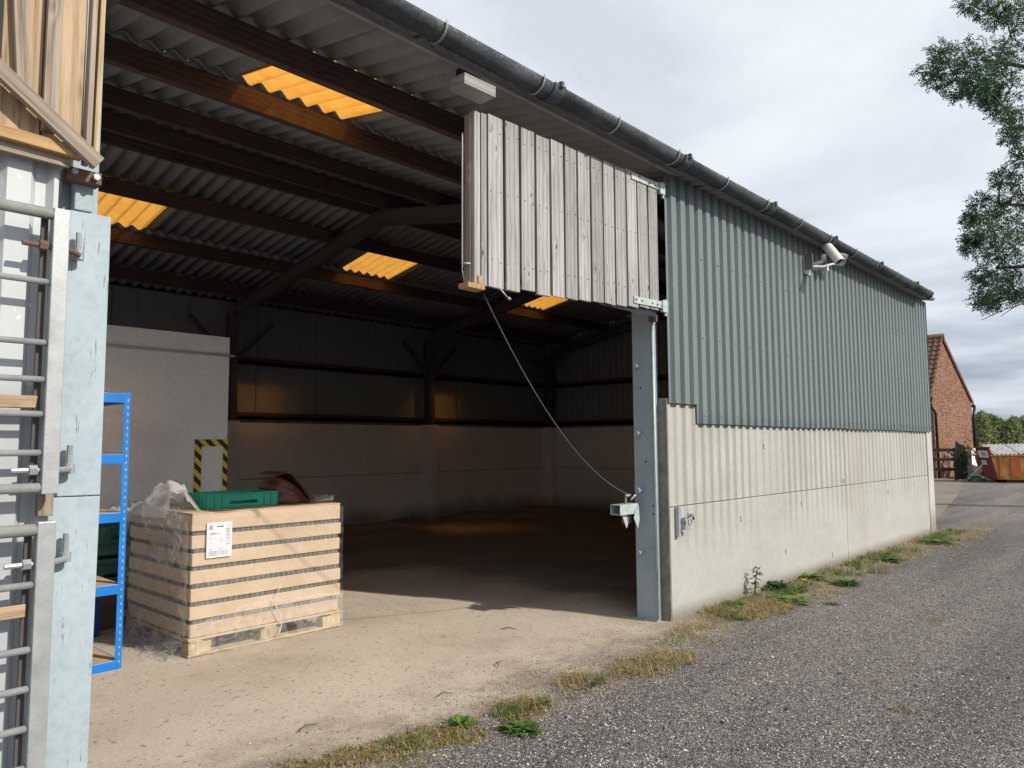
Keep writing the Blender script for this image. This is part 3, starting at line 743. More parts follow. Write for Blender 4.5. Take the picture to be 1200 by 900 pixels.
board('edge_board', DR, (3.422, 3.57, 2.67), (3.422, 3.57, 3.85), .012, .06, (0, -1, 0), 'pine_grey')
for z0, z1 in ((2.80, 2.88), (3.30, 3.36), (3.72, 3.80)):
    board('ledge', DR, (3.44, 3.556, z0), (5.74, 3.556, z0 + .09), .11, .035, (0, -1, 0), 'dark_wood')
MB().box(3.55, 5.74, 3.5385, 3.5386, 2.72, 3.85).build('gap_darkener', 'black_plastic', DR)  # thin black sheet added behind the boards so their gaps look dark
mb = MB()
for i in range(nb):
    for z in (2.84, 3.33, 3.76):
        for dx in (-.045, .045):
            c = bx0 + pw * (i + .5) + dx + random.uniform(-.01, .01); z_ = z + dz(c) + random.uniform(-.012, .012); mb.tube([(c, 3.512, z_), (c, 3.509, z_)], .0045, 6)
mb.build('nail_heads', 'rust', DR, kind='stuff')
MB().box(3.36, 3.52, 3.50, 3.60, 2.625, 2.662).build('catch_block', 'pine_orange', DR, bevel=.006)
MB().box(3.45, 3.49, 3.50, 3.52, 2.66, 2.72).build('catch_wedge', 'pine_orange', DR, bevel=.006)
MB().tube([(3.405, 3.60, 3.72), (3.40, 3.60, 3.70), (3.40, 3.60, 2.76), (3.415, 3.59, 2.67)], .007, 6).tube([(3.37, 3.58, 2.80), (3.43, 3.54, 2.80)], .008, 6).build('catch_rod', 'galv', DR, smooth=True)
for zz, tilt in ((3.925, -.01), (2.83, -.004)):
    h = MB().bar((5.33, 3.505, zz - .01), (5.83, 3.505, zz + .005), .008, .062, (0, 0, 1)).build('strap_hinge', 'hinge', DR, bevel=.002)
    mb = MB()
    for bxx in (5.36, 5.45, 5.62, 5.70, 5.77): mb.tube([(bxx, 3.502, zz + random.uniform(-.012, .012)), (bxx, 3.493, zz)], .009, 6)
    mb.build('bolt_head', 'bolt', h)
    MB().box(5.78, 5.86, 3.49, 3.52, zz - .06, zz + .045).tube([(5.85, 3.51, zz - .09), (5.85, 3.51, zz + .06)], .014, 8).build('hinge_knuckle', 'hinge', h)
MB().box(5.80, 5.86, 3.60, 3.66, 2.70, 2.76).box(5.80, 5.86, 3.60, 3.66, 3.72, 3.82).build('hinge_bracket', 'rust', DR)

# rope
mb = MB(); pts = []
P0, P1 = Vector((3.60, 3.60, 2.63)), Vector((5.60, 3.78, 1.135))
for i in range(25):
    t = i / 24; p = P0.lerp(P1, t); p.z -= .26 * 4 * t * (1 - t) * .95; pts.append(p)
mb.tube(pts, .0046, 6)
rp = mb.build('rope', 'rope', smooth=True); tag(rp, 'thin grey rope sagging from the hung board door to the blue column', 'rope'); recenter(rp)
ht = MB().tube([(3.66, 3.50, 2.66), (3.72, 3.48, 2.60)], .006, 6).tube([(3.72, 3.48, 2.60), (3.74, 3.475, 2.59)], .011, 6).build('hook', 'galv', smooth=True)
tag(ht, 'small steel hook under the board door next to the rope', 'hook'); recenter(ht)

# latch bracket on the column
LB = thing('latch_bracket', 'pale grey square steel latch bracket bolted to the inside of the blue column', 'bracket', (5.78, 3.86, .95))
mb = MB()
for a in ((5.50, 5.79, 3.80, 3.806, .955, 1.045), (5.50, 5.79, 3.90, 3.906, .955, 1.045), (5.50, 5.79, 3.8061, 3.8999, .955, .961), (5.50, 5.79, 3.8061, 3.8999, 1.039, 1.045)): mb.box(*a)
mb.build('square_tube', 'hinge', LB)
MB().prism([(5.57, 3.83, .955), (5.64, 3.83, .955), (5.66, 3.83, .86), (5.64, 3.83, .83)], (0, .006, 0)).prism([(5.73, 3.79, .99), (5.78, 3.79, 1.03), (5.79, 3.79, .90), (5.76, 3.79, .82), (5.70, 3.79, .92)], (0, .006, 0)).build('flap', 'hinge', LB)
MB().box(5.62, 5.74, 3.84, 3.87, .87, .953).build('rusty_plate', 'rust', LB)
MB().tube([(5.66, 3.85, 1.045), (5.66, 3.85, 1.13)], .009, 8).tube([(5.60, 3.80, 1.12), (5.74, 3.86, 1.12)], .012, 8).tube([(5.70, 3.82, 1.08), (5.84, 3.82, 1.16)], .010, 8).build('latch_pin', 'galv', LB, smooth=True)

# gate hook on the concrete
GH = thing('gate_hook', 'grey steel gate catch fixed to the end of the concrete wall', 'gate catch', (6.08, 3.56, .76))
MB().box(6.03, 6.075, 3.53, 3.568, .74, 1.01).build('back_plate', 'galv', GH, bevel=.003)
MB().box(6.075, 6.24, 3.49, 3.53, .88, .91).box(6.21, 6.25, 3.49, 3.53, .88, .935).prism([(6.075, 3.49, .80), (6.20, 3.49, .79), (6.13, 3.49, .83), (6.075, 3.49, .835)], (0, .04, 0)).build('catch_arm', 'galv', GH)
mb = MB(); ring = [(6.15 + .028 * math.cos(a), 3.48, .865 + .028 * math.sin(a)) for a in [2 * math.pi * k / 12 for k in range(13)]]
mb.tube(ring, .006, 6, False).tube([(6.12, 3.48, .91), (6.12, 3.48, .955)], .009, 8).build('ring', 'galv_dull', GH, smooth=True)

# cctv and floodlight
DXC = -.34
CC = thing('security_camera', 'white hooded security camera on a square plate under the gutter', 'camera', (9.62, 3.53, 3.78))
MB().box(9.50, 9.70, 3.505, 3.535, 3.74, 3.98).build('mounting_plate', 'hinge', CC, bevel=.004)
MB().box(9.50, 9.52, 3.40, 3.504, 3.78, 3.98).build('side_bracket', 'grey_plastic', CC, bevel=.003)
MB().tube([(9.62, 3.53, 3.87), (9.62, 3.40, 3.87), (9.66, 3.32, 3.90)], .022, 10).tube([(9.66, 3.32, 3.90), (9.62, 3.30, 3.97)], .03, 10).build('bracket_arm', 'white_plastic', CC, smooth=True)
hd = Vector((-.42, -.55, -.72)).normalized(); c0 = Vector((9.72, 3.27, 4.05)); 
MB().tube([c0, c0 + hd * .27], .050, 14).build('camera_body', 'grey_plastic', CC, smooth=False)
up_ = Vector((0, 0, 1)); sd_ = hd.cross(up_).normalized(); uu = sd_.cross(hd)
mb = MB(); o = 0
prof = [(math.cos(a) * .066, math.sin(a) * .066) for a in [math.pi * (-.08 + 1.16 * k / 14) for k in range(15)]]
for off in (-.04, .33):
    for rr in (1, .93):
        for a, b_ in prof: mb.v.append(c0 + hd * off + sd_ * a * rr + uu * b_ * rr)
n = 15
for k in range(n - 1): mb.f += [(k, k + 1, 2 * n + k + 1, 2 * n + k), (n + k + 1, n + k, 3 * n + k, 3 * n + k + 1), (k + 1, k, n + k, n + k + 1), (2 * n + k, 2 * n + k + 1, 3 * n + k + 1, 3 * n + k)]
mb.f += [(0, 2 * n, 3 * n, n), (n - 1, 2 * n - 1, 4 * n - 1, 3 * n - 1)]
mb.build('sun_hood', 'white_plastic', CC)
MB().tube([c0 + hd * .271, c0 + hd * .275], .036, 12).build('lens', 'black_plastic', CC)
FL = thing('floodlight', 'small grey floodlight beside the white security camera', 'floodlight', (9.95, 3.50, 3.85))
d2 = Vector((-.30, -.72, -.62)).normalized(); s2 = d2.cross(up_).normalized(); u2 = s2.cross(d2); c2 = Vector((10.14, 3.30, 4.0))
MB().obox(c2, d2 * .035, s2 * .10, u2 * .085).build('lamp_housing', 'grey_plastic', FL, bevel=.012)
MB().obox(c2 + d2 * .037, d2 * .003, s2 * .085, u2 * .07).build('lamp_glass', 'galv', FL)
MB().tube([(9.74, 3.50, 3.87), (9.9, 3.42, 3.88), (10.08, 3.34, 3.94)], .016, 8).box(9.93, 9.99, 3.38, 3.46, 3.83, 3.90).build('lamp_bracket', 'white_plastic', FL)

for _o in (CC, FL): _o.location.x += DXC; _o.location.z -= .05; _o.scale = (.98, .98, .98)

# ------------------------------------------------------------------ left side: post, gates, upper door
PO = thing('gate_post', 'pale blue painted timber gate post at the left edge of the opening', 'post', (1.1, 3.60, 0))
board('plank', PO, (1.10, 3.60, 1.372), (1.10, 3.60, 2.62), .17, .06, (0, -1, 0), 'post_blue', .004)
board('plank', PO, (1.075, 3.60, 0), (1.085, 3.60, 1.366), .20, .06, (0, -1, 0), 'post_blue', .004)
MB().box(1.035, 1.11, 3.575, 3.63, 2.625, 2.80).box(1.0, 1.15, 3.64, 3.80, 0, 3.9).build('steel_post', 'steel_blue', PO, bevel=.004)
MB().box(.985, 1.125, 3.52, 3.60, 2.74, 2.795).build('rusty_bracket', 'rust', PO, bevel=.004)
MB().tube([(1.01, 3.515, 2.77), (1.01, 3.49, 2.77)], .014, 6).tube([(1.095, 3.515, 2.765), (1.095, 3.49, 2.765)], .014, 6).build('bolt', 'bolt', PO)
MB().box(.93, .985, 3.50, 3.55, 1.30, 1.39).build('timber_packer', 'pine_grey', PO, bevel=.003)
# hinge pins standing on the post
for z in (2.42, 1.50, 1.13):
    MB().tube([(1.045, 3.53, z - .03), (1.045, 3.53, z + .09)], .012, 8).tube([(1.045, 3.57, z - .015), (1.045, 3.53, z - .015), (1.03, 3.50, z - .015)], .014, 8).tube([(1.045, 3.53, z - .028), (1.045, 3.53, z + .012)], .022, 10).build('hinge_pin', 'galv', PO, smooth=False)

def gate(name, label, ztop, zbot, bars, xs0, xs1, slat, hz):
    t = thing(name, label, 'gate', (.95, 3.42, zbot), 'galvanised bar gates folded back at the left')
    MB().box(xs0, xs1, 3.40, 3.45, zbot, ztop).build('hanging_stile', 'galv', t, bevel=.003)
    MB().box(xs0 - .028, xs0 - .004, 3.458, 3.475, zbot + .02, ztop).build('backing_strip', 'dark_steel', t)
    MB().box(-1.5, -1.45, 3.40, 3.45, zbot, ztop).build('slam_stile', 'galv', t, bevel=.003)
    for z, r in bars:
        MB().tube([(-1.45, 3.425, z), (xs0 + .004, 3.425, z)], r, 10).build('bar', 'galv_dull' if r > .018 else 'galv', t, smooth=True)
    board('timber_slat', t, (-1.4, 3.452, slat), (xs0 - .02, 3.452, slat), .05, .018, (0, -1, 0), 'pine')
    for z in hz:
        MB().tube([(xs0 - .10, 3.432, z), (xs0, 3.432, z)], .011, 8).build('hinge_bolt', 'rust' if z > 2 else 'galv', t)
        MB().tube([(xs1, 3.432, z), (1.035, 3.49, z)], .012, 8).build('hinge_eye', 'rust' if z > 2 else 'galv', t)
        MB().tube([(xs0 - .04, 3.432, z), (xs0 - .012, 3.432, z)], .022, 6).build('nut', 'rust' if z > 2 else 'galv', t)
gate('metal_gate', 'upper galvanised bar gate, folded back above its twin left of the blue post', 2.565, 1.395,
     [(2.54, .024), (2.255, .013), (2.005, .013), (1.855, .013), (1.715, .013), (1.56, .013), (1.42, .02)], .912, .972, 1.765, (2.405, 1.49))
gate('metal_gate', 'lower galvanised bar gate, reaching down to the ground left of the blue post', 1.285, .12,
     [(1.255, .024), (1.04, .014), (.79, .014), (.64, .014), (.49, .014), (.34, .014), (.18, .02)], .905, .97, .94, (1.12,))

LD = thing('loft_door', 'pine board door leaf folded open at top left, braces and battens showing', 'door', (1.1, 3.5, 2.75))
xs = [-1.08, -.91, -.73, -.55, -.37, -.19, -.01, .17, .35, .53, .71]
for i, a in enumerate(xs):
    board('board', LD, (a + .085, 3.50, 2.86), (a + .085, 3.50, 4.03), .146, .022, (0, -1, 0), 'pine')
board('board', LD, (.955, 3.50, 2.84), (.955, 3.50, 4.03), .150, .022, (0, -1, 0), 'pine')
board('edge_frame', LD, (1.043, 3.475, 2.80), (1.052, 3.475, 4.03), .022, .05, (0, -1, 0), 'pine_grey')
board('edge_frame', LD, (1.073, 3.48, 2.80), (1.085, 3.48, 4.03), .02, .06, (0, -1, 0), 'pallet')
board('batten', LD, (.895, 3.465, 2.90), (.897, 3.465, 4.03), .055, .035, (0, -1, 0), 'pine_grey')
board('batten', LD, (.80, 3.462, 3.00), (.735, 3.462, 3.90), .05, .03, (0, -1, 0), 'pine_grey')
board('ledge', LD, (-1.0, 3.46, 2.90), (1.02, 3.462, 2.835), .05, .045, (0, -1, 0), 'pine_orange')
board('ledge', LD, (-1.0, 3.485, 2.845), (.98, 3.485, 2.80), .06, .02, (0, -1, 0), 'pine_grey')
board('brace', LD, (-.45, 3.42, 3.95), (1.075, 3.42, 2.80), .062, .035, (0, -1, 0), 'pine_grey')

# ------------------------------------------------------------------ blue shelving
SH = thing('shelving_unit', 'blue metal shelving unit with chipboard shelves next to the pallet', 'shelving', (1.6, 5.95, 0))
sx0, sx1, sy0, sy1 = 1.10, 2.08, 5.72, 6.50
for a, b_ in ((sx1, sy0), (sx1, sy1), (sx0, sy0), (sx0, sy1)):
    sg = -1 if a == sx1 else 1; sb = 1 if b_ == sy0 else -1
    x0_, x1_ = sorted((a, a + sg * .045)); y0_, y1_ = sorted((b_, b_ + sb * .003)); y2_, y3_ = sorted((b_ + sb * .0031, b_ + sb * .04)); x2_, x3_ = sorted((a, a + sg * .003))
    u = MB().box(x0_, x1_, y0_, y1_, .005, 1.98).box(x2_, x3_, y2_, y3_, .005, 1.98).build('upright', 'blue_paint', SH)
    if b_ == sy0:
        mb = MB()
        z = .06
        while z < 1.95:
            mb.box(a + sg * .018 - .0045, a + sg * .018 + .0045, b_ - .0008, b_ + .0002, z, z + .018); z += .05
        mb.build('slots', 'galv', u, kind='stuff')
    MB().box(x0_ - .003, x1_ + .003, min(y0_, y1_) - .003, max(y0_, y3_) + .003, 0, .0049).build('foot', 'black_plastic', u)
for z in (.045, .575, 1.08, 1.495, 1.935):
    for y in (sy0 - .002, sy1 - .012): MB().box(sx0 + .02, sx1 - .04, y, y + .013, z - .035, z + .035).build('shelf_beam', 'blue_paint', SH, bevel=.003)
    for x in (sx0 + .004, sx1 - .017): MB().box(x, x + .013, sy0 + .02, sy1 - .02, z - .035, z + .03).build('shelf_beam', 'blue_paint', SH, bevel=.003)
    if z < 1.4 or z > 1.9: MB().box(sx0 + .02, sx1 - .02, sy0 + .014, sy1 - .014, z + .02, z + .034).build('shelf_board', 'chipboard', SH)

# crates
def crate(name, label, loc, w, d, h, mat, group=None, rot=0, legend=False):
    t = thing(name, label, 'crate', loc, group, rot, local=True); th = .012
    MB().box(-w / 2, w / 2, -d / 2, d / 2, 0, .012).build('base', mat, t, bevel=.002)
    # walls with a waist rib, windows and a hand hole
    def wall(L, flip):
        mb = MB(); hs = .12 * L / .6
        mb.box(-L / 2, L / 2, 0, th, .0121, h * .28)
        mb.box(-L / 2, -hs, 0, th, h * .28, h * .5); mb.box(hs, L / 2, 0, th, h * .28, h * .5)
        mb.box(-L / 2, L / 2, 0, th, h * .5, h)
        mb.box(-L / 2, L / 2, -.012, 0, h * .93, h); mb.box(-L / 2, L / 2, -.008, 0, h * .02 + .012, h * .1)
        n = max(4, int(L / .06))
        for i in range(n + 1):
            x = -L / 2 + L * i / n; 
            if abs(x) > hs or i in (0, n): mb.box(max(-L / 2, x - .004), min(L / 2, x + .004), -.009, 0, h * .1, h * .93)
        for x in (-.36 * L, -.26 * L, .02 * L, .12 * L, .3 * L): mb.box(x - .02, x + .02, -.004, 0, h * .55, h * .86)
        return mb
    for L, c, ang in ((w, (0, -d / 2), 0), (w, (0, d / 2), math.pi), (d - .026, (-w / 2, 0), -math.pi / 2), (d - .026, (w / 2, 0), math.pi / 2)):
        mb = wall(L, 0); R4 = Matrix.Rotation(ang, 4, 'Z')
        mb.v = [R4 @ v + Vector((c[0], c[1], 0)) for v in mb.v]
        mb.build('side_wall', mat, t)
    return t
CS = thing('cardboard_box', 'dark brown cardboard box under green crates behind the blue shelves', 'box', (2.58, 7.3, 0))
MB().box(2.30, 2.86, 7.05, 7.55, 0.02, .38).build('carton', 'box_brown', CS, bevel=.006)
MB().box(2.29, 2.87, 7.04, 7.56, .33, .39).build('lid', 'box_brown', CS, bevel=.006)
for i, (dx, r) in enumerate(((0, .05), (-.03, -.08), (.04, .12))):
    crate('plastic_crate', ('lowest dull green crate, directly on the brown box behind the shelves', 'middle dull green crate in the stack of three behind the shelves', 'topmost dull green crate of the stack behind the shelves')[i], (2.50 + dx, 7.28, .392 + .165 * i), .50, .36, .16, 'dark_green_plastic', 'dull green crates stacked behind the shelves', r)
crate('plastic_crate', 'dark blue plastic crate on the floor behind the blue shelves', (2.05, 6.95, .016), .45, .35, .28, 'blue_plastic', None, .1)

# ------------------------------------------------------------------ pallet with cartons
PX0, PX1, PY0, PY1 = 2.50, 3.83, 5.60, 6.83
PL = thing('pallet', 'pine pallet under the wrapped stack of cartons', 'pallet', ((PX0 + PX1) / 2, (PY0 + PY1) / 2, 0))
zb = .02
for y in (PY0 + .05, (PY0 + PY1) / 2, PY1 - .05): board('bottom_board', PL, (PX0, y, zb + .009), (PX1, y, zb + .009), .10, .018, (0, 0, 1), 'pallet')
for y in (PY0 + .05, (PY0 + PY1) / 2, PY1 - .05):
    for x in (PX0 + .09, (PX0 + PX1) / 2, PX1 - .09): MB().box(x - .085, x + .085, y - .047, y + .047, zb + .0185, zb + .10).build('block', 'pallet', PL, bevel=.003)
for x in (PX0 + .06, (PX0 + PX1) / 2, PX1 - .06): board('stringer_board', PL, (x, PY0, zb + .109), (x, PY1, zb + .109), .10, .017, (0, 0, 1), 'pallet')
for i in range(7):
    y = PY0 + .05 + (PY1 - PY0 - .1) * i / 6; board('deck_board', PL, (PX0, y, zb + .126), (PX1, y, zb + .126), .10, .016, (0, 0, 1), 'pallet')
zl = zb + .137; ph = (1.075 - zl) / 7
names = ['lowest', 'second', 'third', 'fourth', 'fifth', 'sixth', 'topmost']
for i in range(7):
    z = zl + ph * i; j = lambda: random.uniform(-.010, .010)
    a, b_, c_, d_ = PX0 + .01 + j(), PX1 - .01 + j(), PY0 + .01 + j(), PY1 - .01 + j()
    T = thing('carton_layer', ['lowest cardboard tray layer resting on the pallet', 'second cardboard tray layer up from the pallet', 'third cardboard tray layer up from the pallet', 'middle cardboard tray layer of the seven on the pallet', 'third cardboard tray layer from the top, under the label edge', 'second cardboard tray layer from the top, behind the white label', 'topmost cardboard tray layer, carrying the green crate and bag'][i], 'cardboard tray', ((a + b_) / 2, (c_ + d_) / 2, z), 'cardboard tray layers stacked on the pallet')
    if i < 6:
        MB().box(a, b_, c_, d_, z, z + ph * .74).build('cardboard_sleeve', 'card', T, bevel=.004)
        MB().box(a + .012, b_ - .012, c_ + .010, d_ - .012, z + ph * .74 + .0005, z + ph * .995).build('tray_contents', 'tray_dark', T)
    else:
        MB().box(a, b_, c_, d_, z, z + ph - .004).build('cardboard_sleeve', 'card', T, bevel=.005)
        MB().box(a - .002, b_ + .002, c_ - .002, d_ + .002, z + ph - .0035, z + ph + .004).build('cap_sheet', 'card', T, bevel=.002)
ztop = zl + ph * 7 + .004
# shipping label
SLB = thing('shipping_label', 'white printed shipping label stuck on the front of the wrapped cartons', 'label', (2.70, PY0 - .004, .80))
lx, ly, lz, lw, lh = 2.615, PY0 - .008, .735, .20, .265
def Lq(u0, u1, v0, v1, name, mat, d=.001, par=None):
    mb = MB().box(lx + lw * u0, lx + lw * u1, ly - d, ly - d + .0008, lz + lh * v0, lz + lh * v1); mb.build(name, mat, par or SLB)
MB().box(lx, lx + lw, ly, ly + .003, lz, lz + lh).build('paper', 'paper', SLB)
mb = MB(); random.seed(11)
def lq(u0, u1, v0, v1): mb.box(lx + lw * u0, lx + lw * u1, ly - .0012, ly - .0004, lz + lh * v0, lz + lh * v1)
u = .08
while u < .86:
    w = random.choice((.008, .014, .022, .03)); lq(u, u + w, .05, .20); u += w + random.choice((.01, .016, .03))
mb.build('barcode', 'grey_ink', SLB)
mb = MB(); v_ = .34
while v_ < .90:
    w = random.choice((.008, .014, .02)); lq(.76, .93, v_, v_ + w); v_ += w + random.choice((.008, .013, .03))
mb.build('barcode', 'grey_ink', SLB)
mb = MB(); lq(.38, .66, .865, .895); mb.build('heading', 'ink', SLB)
mb = MB()
for v_, ws in ((.70, (.10, .40)), (.675, (.10, .58)), (.65, (.10, .33)), (.59, (.10, .2)), (.53, (.10, .36)), (.52, (.5, .6)), (.46, (.50, .66)), (.42, (.1, .3)), (.40, (.5, .6)), (.24, (.10, .28)), (.242, (.40, .70))):
    u = ws[0]
    while u < ws[1]:
        w = random.uniform(.02, .06); lq(u, min(u + w, ws[1]), v_, v_ + .011); u += w + .012
mb.build('printed_text', 'ink', SLB)
mb = MB(); lq(.07, .24, .80, .93); mb.build('grey_mark', 'grey_ink', SLB)
random.seed(19)
# green crate, bag
crate('plastic_crate', 'bright green shallow plastic crate on top of the carton stack', (3.02, 6.02, ztop + .002), .62, .40, .12, 'green_plastic', None, .02)
BG = thing('leather_bag', 'brown leather satchel slumped on the cartons beside the green crate', 'bag', (3.42, 6.15, ztop))
mb = MB(); prof = []
for k in range(25):
    t = k / 24; 
    if t < .5: s_ = t * 2; prof.append((3.20 + .02 * math.sin(s_ * 9) + .05 * s_, ztop + .005 + .17 * s_ ** .7))
    else: s_ = (t - .5) * 2; prof.append((3.25 + .33 * s_ ** 1.1, ztop + .175 + .02 * math.sin(s_ * math.pi) - .17 * s_ ** 1.5))
for q, (yy) in enumerate((5.98, 6.05, 6.15, 6.26, 6.33)):
    sc = (.86, .98, 1, .97, .84)[q]
    for (px_, pz_) in prof: mb.v.append(Vector((3.38 + (px_ - 3.38) * sc + .012 * math.sin(yy * 30), yy, ztop + (pz_ - ztop) * sc)))
np_ = len(prof)
for q in range(4):
    for k in range(np_ - 1): mb.f.append((q * np_ + k, q * np_ + k + 1, (q + 1) * np_ + k + 1, (q + 1) * np_ + k))
    mb.f.append((q * np_ + np_ - 1, q * np_, (q + 1) * np_, (q + 1) * np_ + np_ - 1))
mb.f.append(tuple(range(np_ - 1, -1, -1))); mb.f.append(tuple(4 * np_ + k for k in range(np_)))
mb.build('bag_body', 'leather', BG, smooth=True)
mb = MB()
fp = [Vector((3.235, 0, ztop + .185)), Vector((3.30, 0, ztop + .202)), Vector((3.36, 0, ztop + .193)), Vector((3.44, 0, ztop + .13)), Vector((3.52, 0, ztop + .055)), Vector((3.56, 0, ztop + .006))]
for a, b_ in zip(fp[:-1], fp[1:]): mb.obox((a + b_) / 2 + Vector((0, 6.14, .004)), (b_ - a) * .52, (0, .17, 0), (0.003, 0, .004))
mb.build('flap', 'leather', BG, bevel=.003)
mb = MB().tube([(3.44, 5.965, ztop + .155), (3.50, 5.96, ztop + .10), (3.585, 5.955, ztop + .01)], .009, 6)
mb.build('piping', 'box_brown', BG, smooth=True)
BG.location.x += .12; BG.location.y -= .12; BG.scale = (1, 1, 1.35)
# stretch film: skirt round the lower half, loose sheet on the left, crumpled wad on the top corner
def rnd(x, y, s): return math.sin(x * 12.9 * s + math.sin(y * 7.3 * s) * 2.1) * math.sin(y * 9.1 * s + math.cos(x * 5.7 * s) * 1.7)
FM = thing('stretch_film', 'clear plastic stretch film wrapped round the pallet and cartons', 'plastic wrap', (3.1, 6.2, 0))
def filmgrid(fn, nu, nv, name, mat):
    mb = MB()
    for j in range(nv + 1):
        for i in range(nu + 1): mb.v.append(Vector(fn(i / nu, j / nv)))
    for j in range(nv):
        for i in range(nu):
            a = j * (nu + 1) + i; mb.f.append((a, a + 1, a + nu + 2, a + nu + 1))
    o = mb.build(name, mat, FM, smooth=True); return o
filmgrid(lambda u, v: (PX0 - .012 + (PX1 - PX0 + .02) * u, PY0 - .016 - .012 * abs(rnd(u * 2, v, 1.3)) - .01 * (1 - v), .03 + .012 * rnd(u, v, 2) + v * (.22 + .05 * math.sin(u * 4) + .10 * u)), 60, 14, 'front_wrap', 'film')
filmgrid(lambda u, v: (PX0 - .016 - .02 * abs(rnd(u * 2, v * 2, 1.1)) - .16 * max(0, .22 - v) * (1 + math.sin(u * 9)), PY0 - .01 + (PY1 - PY0 + .02) * u, .006 + v * 1.06), 40, 40, 'side_wrap', 'film')
filmgrid(lambda u, v: (PX0 - .03 - .20 * v * abs(math.sin(u * 2.4 + .6)) + .03 * rnd(u, v, 2), PY0 + .03 + .95 * u, .012 + .10 * (1 - v) ** 2 + .035 * abs(rnd(u * 2, v * 2, 1.5))), 34, 16, 'trailing_film', 'film')
filmgrid(lambda u, v: (PX0 - .19 + .36 * v + .05 * rnd(u, v, .9), PY0 + .10 + 1.1 * u, ztop - .03 + (.26 * math.sin(math.pi * min(1, v * 1.05)) * (.55 + .45 * math.sin(u * 5 + .5)) + .022 * rnd(u * 3, v * 3, 1.1)) * (1 if v > .02 else .2)), 46, 34, 'crumpled_film', 'film_heavy')
filmgrid(lambda u, v: (PX0 - .035 - .05 * abs(rnd(u * 2, v, 1.5)), PY0 + .05 + 1.1 * u, ztop + .05 - v * (.30 + .2 * math.sin(u * 6))), 36, 16, 'hanging_film', 'film_heavy' if False else 'film')
filmgrid(lambda u, v: (3.60 + .20 * u, 5.66 + .35 * v + .02 * rnd(u, v, 3), ztop + .006 + .06 * u * abs(math.sin(v * 9 + u * 4)) + .01), 16, 16, 'loose_film', 'film')
mb = MB().tube([(3.215 + .03 * math.sin(t * 7), PY0 - .03, .06 + .40 * t) for t in [i / 10 for i in range(11)]], [.012, .009, .007, .006, .007, .005, .005, .004, .004, .004, .003], 6)
mb.build('film_crease', 'film_heavy', FM, smooth=True)
filmgrid(lambda u, v: (PX0 - .008 + (PX1 - PX0 + .014) * u, PY0 - .010 - .008 * abs(rnd(u * 2, v * 2, 1.6)), .26 + .79 * v), 60, 30, 'upper_wrap', 'film_thin')
mb = MB().prism([(PX0 + .10, PY0 - .03, .60 + .0), (PX0 + .10, PY0 - .03, .60)], (0, 0, 0)) if False else None

# ------------------------------------------------------------------ brick building beyond
BH = thing('brick_outbuilding', 'red brick outbuilding with a steep brown pantile roof beyond the barn', 'building', (36.9, 8.7, 0))
gx0, gxr, gx1, gyy, gy1 = 36.9, 39.25, 44.6, 8.7, 22.0
ze0, zap, ze1 = 3.82, 6.50, 3.75
MB().prism([(gx0, gyy, 0), (gx1, gyy, 0), (gx1, gyy, ze1), (gxr, gyy, zap - .12), (gx0, gyy, ze0)], (0, .25, 0)).build('gable_wall', 'brick', BH)
MB().box(gx0 + .001, gx0 + .25, gyy + .251, gy1, 0, ze0 - .02).build('side_wall', 'brick', BH)
MB().box(gx1 - .25, gx1 - .001, gyy + .251, gy1, 0, ze1 - .02).build('side_wall', 'brick', BH)
MB().prism([(gx0, gy1, 0), (gx1, gy1, 0), (gx1, gy1, ze1), (gxr, gy1, zap - .12), (gx0, gy1, ze0)], (0, .25, 0)).build('gable_wall', 'brick', BH)
# pantiled slopes: real courses
def slope(pA, pB, y0, y1, name):
    pA, pB = Vector(pA), Vector(pB); n = int((pB - pA).length / .30); mb = MB(); N = Vector((-(pB - pA).z, 0, (pB - pA).x)).normalized()
    if N.z < 0: N = -N
    for k in range(n):
        a = pA.lerp(pB, k / n); b_ = pA.lerp(pB, (k + 1) / n + .02); jj = 0
        prof = []
        y = 0
        while y <= y1 - y0: prof.append((y, .03 * math.sin(y / .24 * 2 * math.pi))); y += .06
        mb.sheet(Vector((a.x, y0, a.z)) + N * .07, (0, 1, 0), (b_ - a + N * -.05).normalized(), N, prof, (b_ - a).length, .02)
    return mb.build(name, 'tile', BH, kind='stuff')
slope((gx0 - .30, 0, ze0 - .28), (gxr, 0, zap), gyy - .06, gy1 + .2, 'roof_tiles')
slope((gx1 + .25, 0, ze1 - .12), (gxr, 0, zap), gyy - .06, gy1 + .2, 'roof_tiles')
MB().tube([(gxr, gyy - .08, zap + .08), (gxr, gy1 + .2, zap + .08)], .13, 8).build('ridge_tiles', 'tile', BH, smooth=True)
MB().bar((gxr, gyy - .05, zap - .10), (gx1 + .22, gyy - .05, ze1 - .20), .05, .14).build('bargeboard', 'maroon', BH)
MB().tube([(gx0 - .36, gyy - .1, ze0 - .30), (gx0 - .36, gy1, ze0 - .30)], .075, 8).build('gutter', 'black_plastic', BH)
MB().tube([(gx0 - .33, gyy + .05, ze0 - .34), (gx0 - .30, gyy - .0, ze0 - .6), (gx0 + .10, gyy - .09, ze0 - .95), (gx0 + .14, gyy - .09, 0)], .055, 8).build('downpipe', 'black_plastic', BH, smooth=True)
MB().tube([(gx1 + .28, gyy - .12, ze1 - .28), (gx1 + .28, gy1, ze1 - .28)], .075, 8).build('gutter', 'black_plastic', BH)
MB().tube([(gx1 + .20, gyy - .1, ze1 - .36), (gx1 - .05, gyy - .09, ze1 - .75), (gx1 - .05, gyy - .09, .0)], .07, 8).build('downpipe', 'black_plastic', BH, smooth=True)

